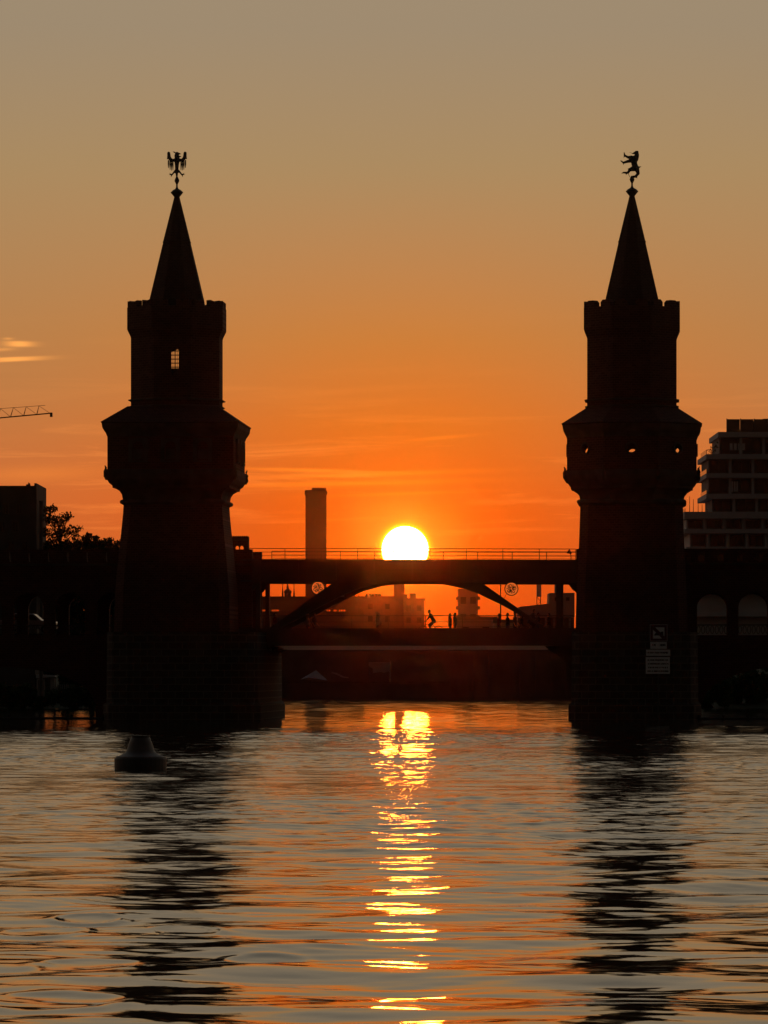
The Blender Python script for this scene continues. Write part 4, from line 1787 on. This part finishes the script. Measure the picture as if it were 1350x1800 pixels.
def leaf_cloud(bm_or_none, clusters, n, size, seed):
    """leaf-sized triangles scattered through ellipsoid clumps -> verts, faces"""
    r = np.random.default_rng(seed)
    V, Fc = [], []
    wts = np.array([c[3] ** 3 for c in clusters])
    cnt = np.maximum(8, (n * wts / wts.sum()).astype(int))
    for (cx, cy, cz, rad), m in zip(clusters, cnt):
        dd = r.normal(size=(m, 3))
        dd /= np.linalg.norm(dd, axis=1)[:, None]
        rr = rad * r.uniform(.15, 1, m) ** .5 * r.uniform(.75, 1.15, m)
        p = np.array([cx, cy, cz]) + dd * rr[:, None]
        a = r.normal(size=(m, 3))
        a /= np.linalg.norm(a, axis=1)[:, None]
        b2 = np.cross(a, r.normal(size=(m, 3)))
        b2 /= np.linalg.norm(b2, axis=1)[:, None]
        s = size * r.uniform(.6, 1.4, m)[:, None]
        i0 = len(V) * 0
        q_ = np.stack([p - a * s, p + b2 * s * .45, p + a * s, p - b2 * s * .45], 1)
        V.append(q_.reshape(-1, 3))
    V = np.vstack(V)
    nf = len(V) // 4
    return V, np.arange(nf * 4).reshape(nf, 4)


def tree(label, base, hgt, clusters, n, size, seed, group, name='tree', trunk_r=.16, lean=0.0):
    T = thing(name, label, 'tree' if name == 'tree' else 'bush', base, 0, group)
    r = random.Random(seed)
    bm = BM()
    if name == 'tree':
        tube(bm, [(0, 0, -.2), (lean * .2, 0, hgt * .3), (lean * .5, .1, hgt * .6), (lean, 0, hgt * .88)], [trunk_r, trunk_r * .8, trunk_r * .5, trunk_r * .15], 8)
    for (cx, cy, cz, rad) in clusters:
        zb = max(.1, cz - rad * 1.4 - .3 * hgt * r.uniform(.15, .4))
        f = zb / hgt
        tube(bm, [(lean * f if name == 'tree' else cx * .3, 0, zb), ((lean * f + cx) / 2, cy / 2, (zb + cz) / 2 + .1), (cx, cy, cz)], [trunk_r * .4, trunk_r * .28, trunk_r * .08], 5)
    obj('trunk' if name == 'tree' else 'stem', bm, M_BARK, T)
    V, Q = leaf_cloud(None, clusters, n, size, seed)
    me = bpy.data.meshes.new('crown')
    me.from_pydata(V.tolist(), [], Q.tolist())
    me.materials.append(M_LEAF)
    o = bpy.data.objects.new('crown', me)
    COL.objects.link(o)
    o.parent = T
    return T


# terrace shrub of the apartment building
bm = BM()
V, Q = leaf_cloud(None, [(0, 0, .5, .5), (.35, 0, 1.0, .35), (-.3, 0, .3, .4), (.5, 0, 1.5, .2)], 120, .12, 3)
me = bpy.data.meshes.new('terrace_shrub')
me.from_pydata(V.tolist(), [], Q.tolist())
me.materials.append(M_LEAF)
o = bpy.data.objects.new('terrace_shrub', me)
COL.objects.link(o)
o.parent = A
o.location = (xx(1253), 0, zz(799))

# ------------------------------------------------------------------ left bank: building, post, trees
D = 395
k = D / F
T = thing('brick_building', 'dark flat-roofed building at the left edge beside the trees', 'building', ((20 - CX) * (D + 33) / F, D + 33, 1.5), 0)
D2 = D + 33
k = D2 / F
zz = lambda py: ZP(py, D2) - 1.5
xx = lambda px: (px - 20) * k
bm = BM()
box(bm, xx(-120), xx(62), 0, 12, 0, zz(855.5))
obj('wall', bm, M_DARKWALL, T)
bm = BM()
box(bm, xx(60.5), xx(64.5), -.2, 12.2, zz(1130), zz(849.5))
obj('gable_pier', bm, M_DARKWALL, T)
bm = BM()
box(bm, xx(-121), xx(60.4), -.25, 12.1, zz(855.4), zz(854))
obj('coping', bm, M_STONE, T)
bm = BM()
plate(bm, [(xx(44), zz(853.9)), (xx(52), zz(853.9)), (xx(51), zz(849)), (xx(48.5), zz(847)), (xx(47.5), zz(851)), (xx(45), zz(850))], [], .5, Matrix.Translation((0, 1, 0)))
obj('chimney_pot', bm, M_DARKWALL, T)
for px, py in ((34, 894), (27, 926), (10, 894), (4, 926), (-20, 894), (20, 960), (44, 960)):
    bm = BM()
    plate(bm, rect(xx(px - 5), xx(px + 5), zz(py + 9), zz(py - 9)), [rect(xx(px - 4), xx(px - .4), zz(py + 8), zz(py - 8)), rect(xx(px + .4), xx(px + 4), zz(py + 8), zz(py - 8))], .12, Matrix.Translation((0, -.13, 0)))
    wd = obj('window', bm, M_STONE, T)
    bm = BM()
    plate(bm, rect(xx(px - 4.2), xx(px + 4.2), zz(py + 8.2), zz(py - 8.2)), [], .02, Matrix.Translation((0, -.03, 0)))
    obj('pane', bm, M_GLASS, wd)

Dp = 400
p = W(72.2, 960, Dp)
T = thing('flue', 'slender dark flue rising between the left building and the trees', 'flue', (p.x, Dp, 1.4), 0)
bm = BM()
k = Dp / F
loft(bm, circ(10), [(3.4 * k, -.3), (3.3 * k, ZP(884, Dp) - 1.4), (4.0 * k, ZP(883, Dp) - 1.4), (4.0 * k, ZP(880, Dp) - 1.4)])
obj('pipe', bm, M_DARKWALL, T)
bm = BM()
loft(bm, circ(10), [(6 * k, -.3), (6 * k, 1.0)])
obj('base', bm, M_DARKWALL, T)


def px_cl(D, bx, lst, bz):
    k = D / F * 1.0
    return [((x - CX) * k - bx, random.Random(i).uniform(-.6, .6), ZP(y, D) - bz, r * k) for i, (x, y, r) in enumerate(lst)]


G = 'trees on the left bank'
D = 432
bx = (95 - CX) * D / F
tree('tallest loose tree on the left bank, leaning towards the eagle tower', (bx, D, 1.9), 15.4,
     px_cl(D, bx, [(84, 898, 10), (94, 894, 9), (80, 910, 9), (90, 915, 12), (104, 920, 12), (113, 910, 11), (121, 907, 8), (126, 932, 10), (138, 930, 8), (134, 945, 9), (112, 935, 11), (98, 940, 12), (82, 935, 10), (90, 960, 16), (115, 962, 16), (80, 975, 20), (100, 970, 18), (130, 965, 14), (110, 1000, 28), (90, 1040, 30)], 1.9), 8500, .15, 21, G, lean=.6)
D = 440
bx = (160 - CX) * D / F
tree('small feathery tree on the left bank between the leaning tree and the eagle tower', (bx, D, 2.0), 12.5,
     px_cl(D, bx, [(148, 946, 7), (158, 943, 7), (168, 946, 6), (172, 952, 5), (140, 955, 7), (135, 958, 9), (152, 957, 12), (168, 960, 11), (178, 962, 10), (165, 975, 16), (140, 985, 20), (160, 1020, 26)], 2.0), 8000, .17, 22, G)
D = 446
bx = (195 - CX) * D / F
tree('bushy tree on the left bank close beside the eagle tower', (bx, D, 2.0), 12.5,
     px_cl(D, bx, [(188, 952, 8), (196, 950, 6), (204, 955, 6), (182, 957, 8), (190, 962, 12), (208, 958, 9), (205, 968, 12), (195, 990, 18), (190, 1030, 28), (205, 1060, 26)], 2.0), 8000, .17, 23, G)
D = 455
for i, (px, pt, lab) in enumerate(((40, 985, 'dark tree seen through the leftmost clear viaduct arch'), (120, 975, 'dark tree low behind the viaduct below the leaning tree'), (165, 980, 'dark tree low behind the viaduct left of the eagle tower'), (205, 985, 'dark tree low behind the viaduct hidden mostly by the eagle tower'))):
    bx = (px - CX) * D / F
    rr = random.Random(i + 40)
    cl_ = [(px + rr.uniform(-30, 30), pt + 20 + rr.uniform(0, 130), rr.uniform(18, 30)) for _ in range(18)]
    tree(lab, (bx, D, 2.2), 10, px_cl(D, bx, cl_, 2.2), 7000, .24, 30 + i, G)

# pale hut on the left bank
D = 428
k = D / F
T = thing('hut', 'small pale hut on the dark left bank below the viaduct', 'hut', ((80 - CX) * k, D, 1.05), 0)
zz = lambda py: ZP(py, D) - 1.05
xx = lambda px: (px - 80) * k
for a, b_, pt in ((65.5, 79, 1193), (88.5, 95.5, 1188)):
    bm = BM()
    box(bm, xx(a), xx(b_), 0, .1, .02, zz(pt))
    obj('panel', bm, M_CANVAS, T)
bm = BM()
box(bm, xx(65.5), xx(95.5), .101, 1.6, .02, zz(1192))
obj('wall', bm, M_DARKWALL, T)
bm = BM()
plate(bm, [(xx(63), zz(1192)), (xx(97), zz(1190)), (xx(97), zz(1187.5)), (xx(64), zz(1185.5))], [], 2.0, Matrix.Translation((0, -.25, 0)))
obj('roof', bm, M_CONC, T)
for i in range(10):
    bm = BM()
    x = xx(97 + i * 3.2)
    tube(bm, [(x, .2, -.1), (x, .2, .95)], .03, 5)
    obj('fence_post', bm, M_CANVAS, T)

# parked car seen through the left arch, on the bank road
v = 14.4
u = U(50, v)
T = thing('car', 'pale parked car glimpsed through the left viaduct arch', 'car', B(u, v, ZP(1117, 336) + .1), ANG)
bm = BM()
plate(bm, [(-2.0, .35), (2.0, .35), (2.05, .7), (1.9, .85), (1.0, .92), (.45, 1.38), (-.9, 1.42), (-1.6, .98), (-2.05, .9)], [], 1.6, Matrix.Translation((0, -.8, 0)))
bmesh.ops.bevel(bm, geom=[e for e in bm.edges], offset=.05, segments=1, affect='EDGES')
obj('body', bm, M_CAR, T)
for s in (-.82, .80):
    bm = BM()
    plate(bm, [(-1.35, .98), (.75, .95), (.38, 1.32), (-.85, 1.35)], [], .02, Matrix.Translation((0, s, 0)))
    obj('side_window', bm, M_GLASS, T)
for x in (-1.25, 1.3):
    for s in (-.84, .66):
        bm = BM()
        plate(bm, circle(x, .33, .32, 16), [], .18, Matrix.Translation((0, s, 0)))
        wh = obj('wheel', bm, M_RUBBER, T)
        bm = BM()
        plate(bm, circle(x, .33, .19, 12), [], .19, Matrix.Translation((0, s - .005, 0)))
        obj('rim', bm, M_CAR, wh)
bm = BM()
box(bm, U(-150, v - 3), U(200, v - 3), 12.35, 17, ZP(1117, 336) - .35, ZP(1117, 336) + .1)
lr = obj('approach_road', bm, M_ROAD)
lr.location = B(0, 0)
lr.rotation_euler = (0, 0, ANG)
tag(lr, 'road running onto the bridge behind the left arcade', None, None, 'structure')

# bushes on both banks
for i, (px, w_, pt, D, grp, lab) in enumerate(((1262, 20, 1196, 416, 'bushes on the right bank', 'low dark bush at the water right of the bear tower'),
                                       (1300, 28, 1172, 419, 'bushes on the right bank', 'round dark bush in the middle of the right bank'),
                                       (1350, 34, 1160, 421, 'bushes on the right bank', 'tallest dark bush at the right edge of the bank'),
                                       (18, 34, 1150, 434, 'bushes on the left bank', 'dark bush at the left edge behind the pale hut'),
                                       (80, 34, 1152, 438, 'bushes on the left bank', 'dark bush directly behind the pale hut'),
                                       (140, 34, 1150, 437, 'bushes on the left bank', 'dark bush between the pale hut and the eagle tower'),
                                       (15, 40, 1205, 414, 'bushes on the left bank', 'low waterside bush at the left edge before the pale hut'),
                                       (75, 36, 1214, 414, 'bushes on the left bank', 'low waterside bush just below the pale hut'),
                                       (140, 40, 1206, 414, 'bushes on the left bank', 'low waterside bush right of the pale hut'))):
    bx = (px - CX) * D / F
    rr = random.Random(i + 60)
    cl_ = [(px + rr.uniform(-w_, w_) * .95, 1236 - rr.uniform(0, 1236 - pt - 8), rr.uniform(9, 15)) for _ in range(22)]
    tree(lab, (bx, D, .7), 3.6, px_cl(D, bx, cl_, .7), 8000, .13, 70 + i, grp, 'bush', .07)

# tents and container on the promenade below the quay wall
D = 592
k = D / F
for px, w_, pt, lab in ((552, 24, 1178, 'pale pointed tent on the promenade under the bridge'),):
    T = thing('tent', lab, 'tent', ((px - CX) * k, D, 1.75), 0, 'tents on the promenade')
    h = ZP(pt, D) - 1.75
    hw = w_ * k
    bm = BM()
    ap = [(0, 0, h)]
    base = [(-hw, -1.6, h * .28), (-hw * .45, -1.7, h * .42), (hw * .15, -1.7, h * .36), (hw, -1.6, h * .2), (hw, 1.6, h * .2), (-hw, 1.6, h * .28)]
    top = bm.verts.new((hw * .15, 0, h))
    bv = [bm.verts.new(q_) for q_ in base]
    for i in range(6):
        bm.faces.new([top, bv[i], bv[(i + 1) % 6]])
    bm.faces.new(bv)
    obj('canopy', bm, M_CANVAS, T)
    for x in (-.95, .95):
        for y in (-1.5, 1.5):
            bm = BM()
            tube(bm, [(x * hw, y, 0), (x * hw, y, h * .28)], .04, 5)
            obj('pole', bm, M_RAIL, T)
    bm = BM()
    box(bm, -hw * .5, hw * .6, -.5, .3, .4, .6)
    obj('table', bm, M_CANVAS, T)
T = thing('awning', 'pale slanting awning right of the pointed tent', 'awning', ((597 - CX) * k, D, 1.75), 0)
zz = lambda py: ZP(py, D) - 1.75
xx = lambda px: (px - 597) * k
bm = BM()
plate(bm, [(xx(582), zz(1183)), (xx(583), zz(1181.5)), (xx(592), zz(1183)), (xx(604), zz(1189)), (xx(613), zz(1190.5)), (xx(612), zz(1192)), (xx(602), zz(1191)), (xx(590), zz(1185.5))], [], 1.6, Matrix.Translation((0, -.8, 0)))
obj('cloth', bm, M_CANVAS, T)
for px in (584, 610):
    bm = BM()
    tube(bm, [(xx(px), 0, 0), (xx(px), 0, zz(1185 if px < 600 else 1191.5))], .04, 5)
    obj('pole', bm, M_RAIL, T)
D = 590
k = D / F
T = thing('banner_frame', 'pale ragged banner hung in a frame before the quay wall', 'banner', ((668 - CX) * k, D, 1.75), 0)
zz = lambda py: ZP(py, D) - 1.75
xx = lambda px: (px - 668) * k
bm = BM()
plate(bm, [(xx(648), zz(1170)), (xx(648), zz(1164)), (xx(686.5), zz(1163.5)), (xx(685), zz(1183)), (xx(683), zz(1180)), (xx(675), zz(1183)), (xx(670), zz(1181)), (xx(656), zz(1183)), (xx(655), zz(1175)), (xx(651), zz(1173))], [], .05, Matrix())
obj('cloth', bm, M_CANVAS, T)
for px in (649, 686):
    bm = BM()
    tube(bm, [(xx(px), .1, 0), (xx(px), .1, zz(1162))], .06, 6)
    obj('post', bm, M_RAIL, T)

# ------------------------------------------------------------------ haze
HAZE = 2.8e-5
bm = BM()
box(bm, -1600, 1600, -300, 1200, -4, 46)
hz = obj('haze', bm, [])
hz.data.materials.clear()
mh = bpy.data.materials.new('haze')
mh.use_nodes = True
t = mh.node_tree
for n in list(t.nodes):
    if n.type != 'OUTPUT_MATERIAL':
        t.nodes.remove(n)
pv = t.nodes.new('ShaderNodeVolumePrincipled')
pv.inputs['Color'].default_value = (.95, .93, .9, 1)
pv.inputs['Density'].default_value = HAZE
pv.inputs['Anisotropy'].default_value = .993
t.links.new(pv.outputs[0], [n for n in t.nodes if n.type == 'OUTPUT_MATERIAL'][0].inputs['Volume'])
hz.data.materials.append(mh)
tag(hz, 'thin warm evening haze over the river', None, None, 'stuff')
